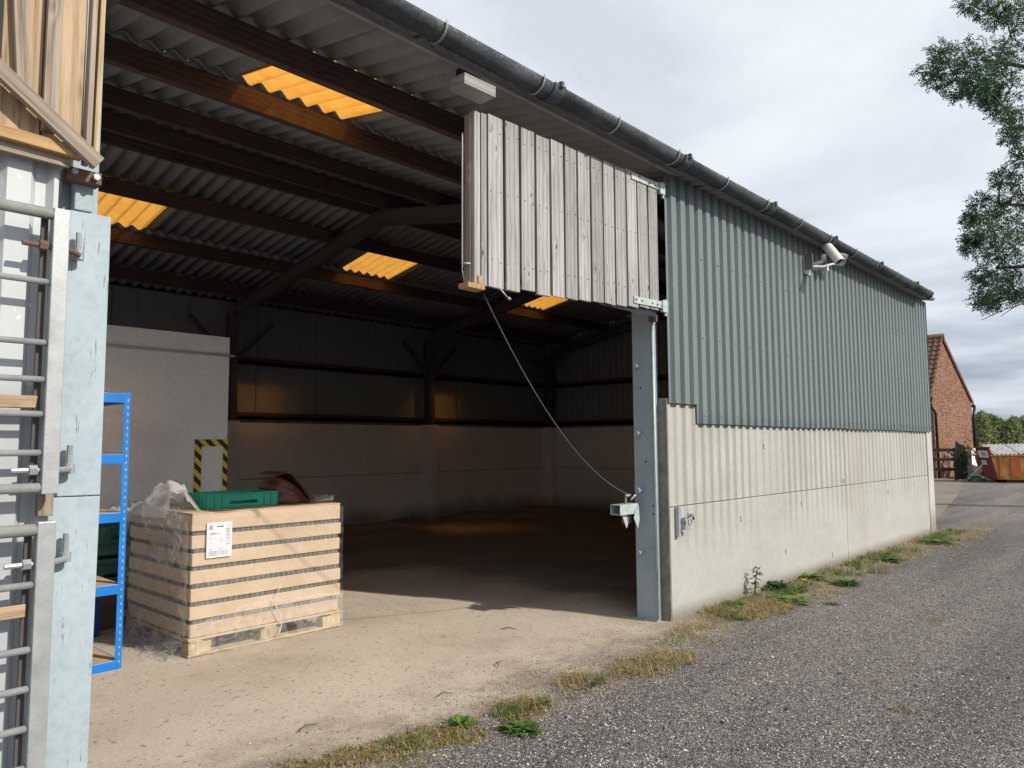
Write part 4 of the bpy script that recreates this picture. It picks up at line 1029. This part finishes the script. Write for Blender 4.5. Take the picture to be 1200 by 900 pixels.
# fence in front of it
FE = thing('rail_fence', 'dark three rail timber fence in front of the brick outbuilding', 'fence', (34.9, 8.0, 0))
fa, fb_ = Vector((33.7, 9.62, 0)), Vector((35.25, 7.52, 0)); fd = (fb_ - fa).normalized(); fn_ = Vector((fd.y, -fd.x, 0))
for z in (1.27, .88, .47): board('rail', FE, fa + Vector((0, 0, z)), fb_ + Vector((0, 0, z)), .13, .04, (-.8, -.6, 0), 'dark_wood')
for p in (fa + fd * .9, fb_ - fd * .05): MB().obox(p + Vector((0, 0, .68)), fd * .05, fn_ * .05, (0, 0, .68)).build('fence_post', 'dark_wood', FE)
GP = thing('boarded_gate', 'short dark boarded panel between the rail fence and the ivied post', 'gate', (35.6, 7.1, 0))
for i in range(5):
    p = fb_ + fd * (.02 + .085 * i); board('board', GP, p + Vector((0, 0, .05)), p + Vector((0, 0, 1.62 - .06 * i)), .08, .03, (-.8, -.6, 0), 'dark_wood')
IV = thing('ivied_post', 'leaning timber post with ivy leaves at the end of the boarded panel', 'post', (35.6, 7.1, 0))
pb = fb_ + fd * .52
board('post', IV, pb, pb + Vector((-.02, .02, 1.25)), .14, .12, (-.8, -.6, 0), 'pine_grey')
def leaves(n, fn, size, seed, elong=1.6):
    rg = random.Random(seed); mb = MB()
    for i in range(n):
        c = Vector(fn(rg)); u = Vector((rg.gauss(0, 1), rg.gauss(0, 1), rg.gauss(0, 1))).normalized(); w = u.orthogonal().normalized()
        w = Matrix.Rotation(rg.uniform(0, 6.28), 3, u) @ w; s_ = size * rg.uniform(.6, 1.3)
        o = len(mb.v); n_ = u.cross(w)
        mb.v += [c - w * s_ * elong, c + n_ * s_ * .5 + u * s_ * .15, c + w * s_ * elong, c - n_ * s_ * .5 + u * s_ * .15]; mb.f.append((o, o + 1, o + 2, o + 3))
    return mb
leaves(110, lambda r: pb + Vector((r.gauss(-.08, .08), r.gauss(.14, .10), 1.0 + r.gauss(0, .28))), .07, 5).build('ivy_leaves', 'weed', IV, kind='stuff')

# rubble between the building and the skip
def rough_block(name, label, cat, c, size, mat, rot, group=None):
    mb = MB(); Rm = Matrix.Rotation(rot[2], 3, 'Z') @ Matrix.Rotation(rot[0], 3, 'X') @ Matrix.Rotation(rot[1], 3, 'Y')
    a, b_, d_ = [Rm @ Vector(v) for v in ((size[0], 0, 0), (0, size[1], 0), (0, 0, size[2]))]
    mb.obox(c, a, b_, d_)
    for v in mb.v: v += Vector((random.uniform(-.03, .03), random.uniform(-.03, .03), random.uniform(-.02, .02)))
    o = mb.build(name, mat, bevel=.015); tag(o, label, cat, group); recenter(o); return o
rough_block('plank', 'white painted plank leaning at the foot of the ivied post', 'plank', (35.2, 6.78, .36), (.11, .03, .45), 'white_paint', (.25, .75, -.8))
rough_block('plank', 'grey weathered plank lying from the white plank towards the skip', 'plank', (35.2, 6.45, .14), (.60, .10, .04), 'grey_wood', (0, .22, -.7))
rough_block('concrete_lump', 'broken pale concrete slab lying behind the grey plank', 'rubble', (37.6, 7.4, .38), (.42, .35, .10), 'pad', (.1, .1, .4))
rough_block('concrete_lump', 'upper pale stone lump heaped against the building corner pipe', 'rubble', (38.2, 7.7, .72), (.28, .25, .2), 'white_block', (.3, .2, 1.0))
rough_block('concrete_lump', 'lowest wide grey concrete lump next to the skip end', 'rubble', (37.4, 7.1, .12), (.5, .3, .12), 'pad', (0, 0, .1))
for i, (dx, dy) in enumerate(((0, 0), (.22, -.28), (.4, -.5))):
    rough_block('timber_offcut', ('left short pale timber offcut in the weeds by the post', 'middle short pale timber offcut in the weeds by the post', 'right short pale timber offcut nearest the skip')[i], 'timber', (34.9 + dx, 6.35 + dy, .10), (.22, .035, .03), 'white_paint', (0, .35, -.9 + .2 * i), 'short timber offcuts in the weeds')
# brick rubble heap with a leaning timber rack
HR = thing('brick_rubble', 'heap of broken red bricks and stones between outbuilding and skip', 'rubble', (38.6, 7.9, 0))
rg = random.Random(4)
for i in range(34):
    c = Vector((38.9 + rg.uniform(-.7, .7), 7.9 + rg.uniform(-.6, .6), rg.uniform(.1, 1.35))); a = Vector((rg.gauss(0, 1), rg.gauss(0, 1), rg.gauss(0, .4))).normalized(); b_ = a.orthogonal().normalized()
    MB().obox(c, a * .15, b_ * .09, a.cross(b_) * .06).build('brick', rg.choice(['brick', 'brick', 'pad', 'white_block', 'rust']), HR)

# ------------------------------------------------------------------ skip
SKX, SKY = 34.15, 6.05
SK = thing('skip', 'orange sided builders skip with a maroon end, loaded with old corrugated sheets', 'skip', (SKX, SKY, 0), None, R(-60), local=True)
Ls, Ws = 3.9, 1.75
def skside(y0, y1, mat, nm):
    return MB().prism([(.16, y0, .12), (Ls - .42, y0, .12), (Ls + .12, y0, .62), (Ls + .12, y0, 1.03), (-.02, y0, 1.03), (-.02, y0, .95)], (0, y1 - y0, 0)).build(nm, mat, SK, bevel=.01)
skside(0, .05, 'orange', 'side_panel'); skside(Ws - .05, Ws, 'orange', 'side_panel')
MB().prism([(.10, .052, .12), (.10, 1.35, .12), (-.01, Ws - .052, 1.34), (-.01, .34, 1.34), (.0, .052, 1.03)], (.06, 0, 0)).build('end_panel', 'maroon', SK, bevel=.01)
MB().prism([(Ls - .36, .052, .12), (Ls - .30, .052, .12), (Ls + .10, .052, 1.2), (Ls + .02, .052, 1.2)], (0, Ws - .104, 0)).build('end_panel', 'maroon', SK)
MB().box(.36, Ls - .36, .052, Ws - .052, .12, .17).build('floor_panel', 'rust', SK)
MB().box(-.06, Ls + .12, -.03, .06, 1.031, 1.09).box(-.06, Ls + .12, Ws - .06, Ws + .03, 1.031, 1.09).build('top_rail', 'orange', SK, bevel=.01)
MB().box(-.05, .06, .33, Ws + .0, 1.341, 1.40).build('end_rail', 'maroon', SK, bevel=.01)
for x, w in ((.22, .10), (.62, .34), (1.9, .09), (2.9, .09)):
    MB().box(x, x + w, -.022, -.001, .2, 1.02).build('side_rib', 'orange_red', SK, bevel=.008)
MB().box(.5, Ls - .5, .1, Ws - .1, .0, .119).build('skid', 'black_plastic', SK)
# end placard
nE = Vector((-1, 0, -.27)).normalized()
MB().prism([(-.03, .40, 1.24), (-.03, 1.35, 1.24), (.04, 1.35, .98), (.04, .40, .98)], (-.03, 0, -.01)).build('placard', 'white_paint', SK)
MB().prism([(.0, .62, .86), (.0, 1.12, .86), (.05, 1.12, .68), (.05, .62, .68)], (-.02, 0, 0)).build('worn_sticker', 'old_sheet', SK)
MB().prism([(-.066, .55, 1.19), (-.066, .95, 1.19), (-.01, .95, 1.05), (-.01, .55, 1.05)], (-.012, 0, 0)).build('placard_print', 'grey_ink', SK)
# painted figure 4 on the side, faded
mb = MB()
for a, b_ in (((1.55, .36), (1.55, .90)), ((1.55, .90), (1.28, .52)), ((1.28, .52), (1.68, .52)), ((1.85, .70), (2.0, .75)), ((2.0, .75), (2.0, .35)), ((1.85, .55), (2.0, .55))):
    mb.bar((a[0], -.003, a[1]), (b_[0], -.003, b_[1]), .004, .05, (0, 0, 1) if a[0] != b_[0] else (1, 0, 0))
mb.build('painted_mark', 'orange_red', SK)
skm = Matrix.Translation((SKX, SKY, 0)) @ Matrix.Rotation(R(-60), 4, 'Z')
skl = ['nearest the maroon end', 'second from the maroon end', 'third from the maroon end', 'farthest from the maroon end']
for i in range(4):
    mb = MB(); p0 = Vector((.05 + .9 * i, .05, 1.10 + .02 * (i % 2))); V = Vector((.12, 1.55, .36)).normalized(); U = Vector((1, 0, 0)); N = U.cross(V).normalized()
    n = 60; prof = [(1.02 * k / n, .028 * math.cos(2 * math.pi * k / n * 1.02 / .146)) for k in range(n + 1)]
    mb.sheet(p0, U, V, N, prof, 1.7, .008); mb.v = [skm @ v for v in mb.v]
    o = mb.build('corrugated_sheet', 'old_sheet'); tag(o, 'old white corrugated sheet lying in the skip, ' + skl[i], 'roof sheet', 'old corrugated sheets in the skip'); recenter(o)

# ------------------------------------------------------------------ hedge behind
HG = thing('hedge', 'tall overgrown green hedge behind the skip', 'hedge', (47, 6, 0))
hu = Vector((.679, -.734, 0)); hf = Vector((.734, .679, 0)); hc = hf * 48
def hpt(r):
    s_ = r.uniform(17, 60); top = 3.2 + .16 * math.sin(s_ * 1.1) + .12 * math.sin(s_ * 2.9 + 1) + .12 * math.sin(s_ * 6.1)
    dz_ = r.random() ** .6 * top; w = 1.0 * (1 - (dz_ / top) ** 3) + .1
    return hc + hu * s_ + hf * (r.uniform(-w, w) + .25 * math.sin(s_ * 3.3)) + Vector((0, 0, dz_ + r.gauss(0, .08)))
leaves(80000, hpt, .10, 8, 1.3).build('foliage', 'hedge_leaf', HG, kind='stuff')
mb = MB(); rg = random.Random(9)
for i in range(60):
    s_ = 17 + 43 * i / 60; p = hc + hu * s_ + hf * rg.uniform(-.3, .3); mb.tube([p, p + Vector((rg.gauss(0, .2), rg.gauss(0, .2), 1.4)), p + Vector((rg.gauss(0, .35), rg.gauss(0, .35), 3.0 + rg.gauss(0, .4)))], [.04, .025, .008], 5)
mb.build('stems', 'bark', HG, kind='stuff')

# ------------------------------------------------------------------ ash tree, crown reaching in from the right
CL = [(17.94, 3.96, 9.78, 0.2), (18.74, 3.91, 10.52, 0.2), (18.45, 3.81, 9.76, 0.24), (19.05, 3.78, 10.3, 0.27), (19.26, 3.67, 9.93, 0.27), (18.05, 3.31, 10.01, 0.23), (18.07, 3.18, 9.63, 0.3), (20.08, 3.31, 10.7, 0.33), (18.8, 3.12, 9.59, 0.26), (18.93, 2.89, 9.75, 0.3), (20.74, 3.02, 11.02, 0.38), (19.72, 2.68, 10.18, 0.36), (20.68, 2.62, 11.06, 0.37), (19.8, 2.67, 9.74, 0.31), (19.38, 3.6, 9.7, 0.21), (18.5, 3.17, 9.24, 0.19), (19.8, 3.14, 9.7, 0.18), (19.87, 3.47, 12.03, 0.19), (19.3, 3.12, 11.55, 0.2), (20.06, 2.95, 11.56, 0.21), (20.05, 2.74, 11.68, 0.23), (18.84, 2.35, 10.78, 0.21), (20.07, 3.22, 9.61, 0.16), (19.83, 3.02, 9.34, 0.2), (19.32, 2.76, 8.92, 0.22), (18.83, 2.55, 8.45, 0.23), (20.9, 2.75, 8.75, 0.28), (19.83, 2.77, 8.53, 0.18), (20.6, 2.7, 8.23, 0.21), (20.33, 3.57, 7.32, 0.16), (19.84, 3.68, 6.84, 0.12), (20.53, 3.55, 6.82, 0.24), (19.48, 3.14, 6.7, 0.24), (20.61, 3.06, 7.19, 0.28), (19.68, 2.97, 7.54, 0.2), (21.03, 2.92, 7.93, 0.28), (21.02, 2.82, 7.44, 0.28), (18.81, 3.06, 6.09, 0.24), (18.58, 3.42, 6.12, 0.17), (18.71, 3.53, 5.96, 0.13), (20.6, 3.66, 6.27, 0.24), (19.79, 2.96, 6.42, 0.29), (20.43, 2.81, 6.64, 0.27), (19.62, 2.8, 5.92, 0.29), (19.85, 3.17, 5.87, 0.22), (19.31, 3.46, 5.35, 0.18), (19.37, 3.32, 5.09, 0.22), (19.83, 3.55, 4.85, 0.18), (20.06, 3.23, 5.44, 0.25), (21.03, 3.14, 5.32, 0.28), (20.64, 2.88, 5.52, 0.28), (20.79, 3.52, 4.92, 0.17), (20.84, 3.24, 5.03, 0.19), (21.43, 2.98, 5.14, 0.19)]
TR = thing('ash_tree', 'ash tree with dark green leafy branches hanging in at the upper right', 'tree', (23.4, -.2, 0))
trunk = [Vector((23.4, -.2, 0)), Vector((23.35, -.3, 2.2)), Vector((23.1, -.5, 4.8)), Vector((22.95, -.55, 7.5)), Vector((22.8, -.7, 10.2)), Vector((22.9, -.6, 13.0)), Vector((23.0, -.3, 15.2))]
MB().tube(trunk, [.34, .27, .23, .18, .13, .08, .03], 12).build('trunk', 'bark', TR, smooth=True)
rg = random.Random(21)
extra = []
for i in range(46):
    a = rg.uniform(0, 6.28); z = rg.uniform(5.2, 15.0); rr = rg.uniform(.8, 3.2) * (1 - abs(z - 9.5) / 9)
    p = Vector((23.2 + math.cos(a) * rr, -.5 + math.sin(a) * rr, z))
    extra.append((p.x, p.y, p.z, rg.uniform(.35, .6)))
groups = [([c for c in CL if c[2] > 9.3], Vector((22.85, -.6, 8.6))), ([c for c in CL if 8.0 < c[2] <= 9.3], Vector((22.9, -.55, 7.6))), ([c for c in CL if 6.5 < c[2] <= 8.0], Vector((23.0, -.5, 6.0))), ([c for c in CL if c[2] <= 6.5], Vector((23.1, -.5, 5.0))), (extra, None)]
lv = MB()
def leaflet_sprays(mb, c, r, rg, n):
    """pinnate leaves: a drooping midrib carrying pairs of leaflets"""
    for i in range(n):
        d = Vector((rg.gauss(0, 1), rg.gauss(0, 1), rg.gauss(0, .8))).normalized() * r * rg.random() ** .45
        p = Vector(c) + d; ax = (d.normalized() * .8 + Vector((rg.gauss(0, .5), rg.gauss(0, .5), -.25 + rg.gauss(0, .4)))).normalized()
        sd = ax.cross(Vector((rg.gauss(0, .4), rg.gauss(0, .4), 1))).normalized(); nn = ax.cross(sd)
        for k in range(4):
            q = p + ax * (.04 * k)
            for sg in (-1, 1):
                t_ = (sd * sg + ax * .55 + nn * rg.gauss(0, .25)).normalized(); L_ = .075 * rg.uniform(.6, 1.3); wv = ax * .016 + nn * rg.gauss(0, .006)
                o = len(mb.v); mb.v += [q, q + t_ * L_ * .5 + wv, q + t_ * L_, q + t_ * L_ * .5 - wv]; mb.f.append((o, o + 1, o + 2, o + 3))
for grp, root in groups:
    for c in grp:
        p = Vector(c[:3]); rt = root if root is not None else Vector((23.0, -.5, max(3.5, p.z - rg.uniform(.5, 2.0))))
        leaflet_sprays(lv, c[:3], c[3] * 1.25, rg, int(78 if root is not None else 90))
lv.build('crown', 'ash_leaf', TR, kind='stuff', smooth=False)
for grp, root in groups:
    if root is None:
        mb = MB()
        for c in grp:
            p = Vector(c[:3]); q = Vector((23.0, -.5, max(3.5, p.z - 1.2))); mb.tube([q, (p + q) / 2 + Vector((0, 0, .1)), p], [.05, .03, .01], 5)
        mb.build('limbs', 'bark', TR, smooth=True); continue
    g2 = sorted(grp, key=lambda c: (Vector(c[:3]) - root).length)
    cen = sum((Vector(c[:3]) for c in g2), Vector()) / len(g2)
    mb = MB(); mid = root.lerp(cen, .55) + Vector((0, 0, .35)); mb.tube([root, root.lerp(mid, .5) + Vector((0, 0, .25)), mid, cen], [.11, .08, .06, .035], 7)
    nodes = [mid, cen]
    for c in g2:
        p = Vector(c[:3]); q = min(nodes, key=lambda n_: (n_ - p).length)
        m_ = (p + q) / 2 + Vector((rg.gauss(0, .06), rg.gauss(0, .06), rg.gauss(0.05, .06)))
        mb.tube([q, m_, p], [.022, .014, .008], 5); nodes.append(p); nodes.append(m_)
        for k in range(5):
            e = p + Vector((rg.gauss(0, 1), rg.gauss(0, 1), rg.gauss(-.1, .8))).normalized() * c[3] * rg.uniform(.6, 1.3); mb.tube([p, (p + e) / 2 + Vector((0, 0, .02)), e], [.006, .004, .002], 4)
    mb.build('limb', 'bark', TR, smooth=True)
mb = MB()
for a, b_ in (((20.5, 2.2, 4.95), (19.7, 2.72, 4.66)), ((19.7, 2.72, 4.66), (19.1, 3.44, 4.29)), ((19.7, 2.72, 4.66), (19.25, 3.1, 4.35)), ((19.9, 2.6, 4.72), (19.3, 3.3, 4.62)), ((19.5, 2.9, 4.55), (19.2, 3.4, 4.50)), ((21.6, 1.2, 5.2), (20.5, 2.2, 4.95)), ((23.1, -.5, 5.0), (21.6, 1.2, 5.2))):
    mb.tube([a, (Vector(a) + Vector(b_)) / 2 + Vector((0, 0, .03)), b_], [.022 if a[0] > 20 else .010, .010, .006], 5)
mb.build('bare_twigs', 'bark', TR, smooth=True)

# ------------------------------------------------------------------ loose stones and plants on the yard
def stones(n, fn, s0, s1, name, mat, seed):
    rg = random.Random(seed); V = []; F = []
    base = [(1, 0, 0), (-1, 0, 0), (0, 1, 0), (0, -1, 0), (0, 0, 1), (0, 0, -1)]
    tri = [(0, 2, 4), (2, 1, 4), (1, 3, 4), (3, 0, 4), (2, 0, 5), (1, 2, 5), (3, 1, 5), (0, 3, 5)]
    for i in range(n):
        x, y = fn(rg); s_ = rg.uniform(s0, s1) * (1.9 if rg.random() < .012 else 1); a = rg.uniform(0, 6.28); ca, sa = math.cos(a), math.sin(a)
        sx_, sy_, sz_ = s_ * rg.uniform(.7, 1.4), s_ * rg.uniform(.6, 1.1), s_ * rg.uniform(.4, .8); o = len(V)
        for b_ in base:
            px_, py_, pz_ = b_[0] * sx_, b_[1] * sy_, b_[2] * sz_
            V.append((x + px_ * ca - py_ * sa + rg.uniform(-.2, .2) * s_, y + px_ * sa + py_ * ca + rg.uniform(-.2, .2) * s_, sz_ * .45 + pz_ + rg.uniform(-.15, .15) * s_))
        F += [tuple(o + k for k in t) for t in tri]
    me = bpy.data.meshes.new(name); me.from_pydata(V, [], F); me.update(); me.materials.append(MT[mat])
    o = bpy.data.objects.new(name, me); COL.objects.link(o); o['kind'] = 'stuff'; return o
def yard(r):
    while True:
        d = r.uniform(1.6, 1.0) if False else 2.2 + 12 * r.random() ** 1.7; t = R(42.8) - r.uniform(-.62, .66)
        x, y = d * math.cos(t), d * math.sin(t)
        lim = 3.15 if x > 5.6 else 2.95 + .25 * math.sin(x * 2.3)
        if y < lim + r.gauss(0, .22) and not (x > 5.9 and y > 3.53): return x, y
stones(80000, yard, .0026, .0075, 'gravel', 'stone', 1)
stones(420, yard, .008, .016, 'larger_stones', 'stone', 14)
def apron(r): return r.uniform(1.2, 6.0), 2.9 + 3.6 * r.random() ** 1.6
stones(14000, apron, .0018, .0055, 'grit', 'grit', 2)

def blades(mb, c, n, r, h0, h1, rg, w=.004, lean=.5):
    for i in range(n):
        a = rg.uniform(0, 6.28); q = r * math.sqrt(rg.random()); b_ = Vector((c[0] + q * math.cos(a), c[1] + q * math.sin(a), 0))
        h = rg.uniform(h0, h1); t = rg.uniform(0, 6.28); dr = Vector((math.cos(t), math.sin(t), 0)); sd = Vector((-dr.y, dr.x, 0)) * w
        m_ = b_ + dr * h * lean * .4 + Vector((0, 0, h * .65)); e = b_ + dr * h * lean * 1.3 + Vector((0, 0, h * rg.uniform(.5, 1)))
        o = len(mb.v); mb.v += [b_ - sd, b_ + sd, m_ + sd * .8, m_ - sd * .8, e]; mb.f += [(o, o + 1, o + 2, o + 3), (o + 3, o + 2, o + 4)]
rg = random.Random(31); mb = MB()
for (x, y, r, n) in ((6.6, 3.22, .22, 420), (6.9, 3.15, .20, 420), (7.15, 3.12, .16, 320), (6.75, 3.33, .22, 300), (7.0, 3.25, .25, 480), (7.3, 3.28, .2, 300), (6.5, 3.40, .15, 120), (6.3, 3.3, .12, 80), (7.9, 3.40, .2, 160), (8.4, 3.4, .2, 200), (8.9, 3.35, .22, 150), (9.6, 3.4, .16, 90), (10.3, 3.3, .3, 220), (10.9, 3.38, .2, 160), (11.5, 3.2, .35, 260), (12.3, 3.35, .25, 200), (12.9, 3.1, .4, 300), (13.6, 3.3, .3, 260), (14.2, 3.05, .4, 330), (14.9, 3.2, .4, 330), (15.6, 3.1, .3, 200), (4.60, 2.98, .20, 330), (4.9, 2.95, .16, 220), (4.40, 3.02, .12, 120), (4.1, 3.12, .12, 120), (3.95, 3.14, .10, 90), (5.6, 3.25, .15, 110), (5.9, 3.3, .14, 90), (3.5, 3.1, .10, 120)):
    blades(mb, (x, y), int(n * 1.3), r * 1.1, .012, .075, rg, .0026, 1.5)
for i in range(150):
    x = 1.9 + 13.5 * rg.random(); y = 3.12 + rg.gauss(0, .20) + (.12 if x > 6 else 0)
    if y > 3.5 and x > 5.9: y = 3.45
    blades(mb, (x, y), rg.randint(4, 22), rg.uniform(.03, .16), .01, .05, rg, .0024, 1.8)
o = mb.build('dry_grass', 'dry_grass', kind='stuff')
mb = MB()
for (x, y, r, n) in ((3.36, 3.08, .16, 420), (2.75, 3.16, .16, 420), (2.5, 3.2, .16, 380), (2.3, 3.27, .14, 300), (2.05, 3.33, .14, 260), (2.9, 3.06, .14, 300), (3.22, 2.98, .08, 90), (8.2, 2.9, .1, 60), (4.9, 1.39, .08, 60), (7.5, 1.84, .1, 60)):
    blades(mb, (x, y), n, r, .008, .035, rg, .003, .9)
mb.build('moss', 'moss', kind='stuff')

def rosette(label, x, y, r, n, h, mat, seed, flower=False, cat='weed'):
    rg = random.Random(seed); t = thing('weed_plant', label, cat, (x, y, 0)); mb = MB()
    for i in range(n):
        a = rg.uniform(0, 6.28); el = rg.uniform(.15, 1.1); L_ = r * rg.uniform(.6, 1.1); dr = Vector((math.cos(a) * math.cos(el), math.sin(a) * math.cos(el), math.sin(el)))
        sd = Vector((-math.sin(a), math.cos(a), 0)); b_ = Vector((x + rg.gauss(0, r * .18), y + rg.gauss(0, r * .18), .005)); k_ = h / r
        w = L_ * rg.uniform(.09, .16); o = len(mb.v)
        p1 = b_ + Vector((dr.x, dr.y, dr.z * k_)) * L_ * .45; p2 = b_ + Vector((dr.x, dr.y, dr.z * k_ * .75)) * L_ * .8; p3 = b_ + Vector((dr.x * 1.05, dr.y * 1.05, dr.z * k_ * .6)) * L_
        mb.v += [b_, p1 - sd * w, p1 + sd * w, p2 - sd * w * .8, p2 + sd * w * .8, p3]; mb.f += [(o, o + 2, o + 1), (o + 1, o + 2, o + 4, o + 3), (o + 3, o + 4, o + 5)]
    mb.build('leaves', mat, t)
    if flower:
        MB().tube([(x + .05, y - .03, 0), (x + .06, y - .04, .10)], .003, 5).build('stem', 'weed', t)
        MB().tube([(x + .06, y - .04, .10), (x + .06, y - .04, .118)], [.010, .026], 10).build('flower', 'yellow', t)
    return t
rg = random.Random(77); mb = MB()
for i in range(95):
    x = 6.4 + 9.2 * rg.random() ** 1.2; y = 3.5 - abs(rg.gauss(0, .16)) - (.1 if x > 12 else 0)
    blades(mb, (x, y), rg.randint(12, 60), rg.uniform(.03, .13), .02, rg.uniform(.05, .13), rg, .0035, .9)
for (x, y, r_, n) in ((3.3, 3.1, .10, 90), (4.75, 3.0, .12, 60), (2.6, 3.2, .12, 60), (8.7, 3.0, .14, 160), (4.15, 3.05, .05, 26), (5.3, 3.2, .1, 30)): blades(mb, (x, y), n, r_, .02, .07, rg, .003, .9)
mb.build('green_grass', 'weed', kind='stuff')
rosette('small bright green weed rosette at the edge of the sandy floor', 2.98, 3.17, .10, 60, .07, 'bright_weed', 1)
rosette('wide mid green weed on the gravel just right of the mossy patch', 3.15, 2.87, .13, 80, .06, 'weed', 2)
rosette('pale green weed flat on the gravel behind the mossy tuft', 3.55, 3.05, .10, 40, .05, 'weed', 12)
rosette('bushy green weed in front of the dry grass by the concrete wall', 7.42, 3.12, .22, 120, .10, 'bright_weed', 3)
rosette('low green weed tight against the concrete wall near its left end', 6.85, 3.42, .16, 70, .09, 'weed', 4)
rosette('dark weed against the concrete wall right of the tall stem', 7.95, 3.46, .18, 70, .16, 'dark_weed', 5)
rosette('dandelion with one yellow flower beside the concrete wall', 8.05, 3.28, .14, 50, .08, 'weed', 6, True, 'dandelion')
rosette('bright green weed against the wall halfway along the weed strip', 8.85, 3.42, .20, 80, .10, 'bright_weed', 7)
rosette('yellow green weed standing apart on the gravel in front of the wall', 8.75, 3.0, .17, 80, .10, 'weed', 8)
rosette('spreading green weed at the far part of the wall strip', 10.9, 3.2, .26, 90, .08, 'weed', 9)
rosette('low green weed near the far corner of the barn wall', 13.2, 3.15, .30, 90, .10, 'weed', 10)
rosette('tiny weed alone on the open gravel right of centre', 7.6, 2.75, .10, 26, .03, 'weed', 11)
rosette('small dark green sprig on the gravel beyond the sandy floor', 4.0, 3.0, .05, 16, .08, 'dark_weed', 13)
# tall leafy stem against the wall
TS = thing('weed_plant', 'tall single leafy weed stem standing against the concrete wall', 'weed', (7.42, 3.48, 0))
MB().tube([(7.42, 3.48, 0), (7.43, 3.47, .15), (7.45, 3.46, .27), (7.50, 3.44, .31)], [.008, .007, .005, .003], 6).build('stem', 'dark_weed', TS, smooth=True)
rg = random.Random(5); mb = MB()
for i in range(26):
    z = .05 + .26 * rg.random() ** .8; a = rg.uniform(0, 6.28); b_ = Vector((7.42 + .05 * max(0, z - .2) / .1, 3.475, z)); d_ = Vector((math.cos(a), math.sin(a) * .6, -.25 + rg.uniform(0, .5))).normalized(); L_ = rg.uniform(.05, .10); sd = d_.cross(Vector((0, 0, 1))).normalized() * L_ * .2
    o = len(mb.v); mb.v += [b_, b_ + d_ * L_ * .5 + sd, b_ + d_ * L_ + Vector((0, 0, -.02)), b_ + d_ * L_ * .5 - sd]; mb.f.append((o, o + 1, o + 2, o + 3))
mb.build('leaves', 'dark_weed', TS)
leaves(140, lambda r: (35.0 + r.gauss(0, .4), 6.65 + r.gauss(0, .25), abs(r.gauss(0, .10))), .06, 61).build('rough_grass', 'weed', kind='stuff')
# twigs on the sandy floor
for (x, y, a, L_, lb) in ((3.9, 3.75, .6, .16, 'thin dark twig lying on the sand in front of the opening'), (4.7, 4.5, -.9, .13, 'curved twig lying on the sand near the middle of the opening'), (3.2, 3.62, -.3, .11, 'short twig on the sand near the mossy edge'), (2.3, 3.75, .15, .14, 'twig on the sand in front of the pallet')):
    d_ = Vector((math.cos(a), math.sin(a), 0)) * L_; n_ = Vector((-d_.y, d_.x, 0)) * .2
    o = MB().tube([(x, y, .012), Vector((x, y, .02)) + d_ * .5 + n_, Vector((x, y, .012)) + d_], [.003, .004, .002], 5).build('twig', 'bark', smooth=True); tag(o, lb, 'twig', 'twigs on the sand'); recenter(o)
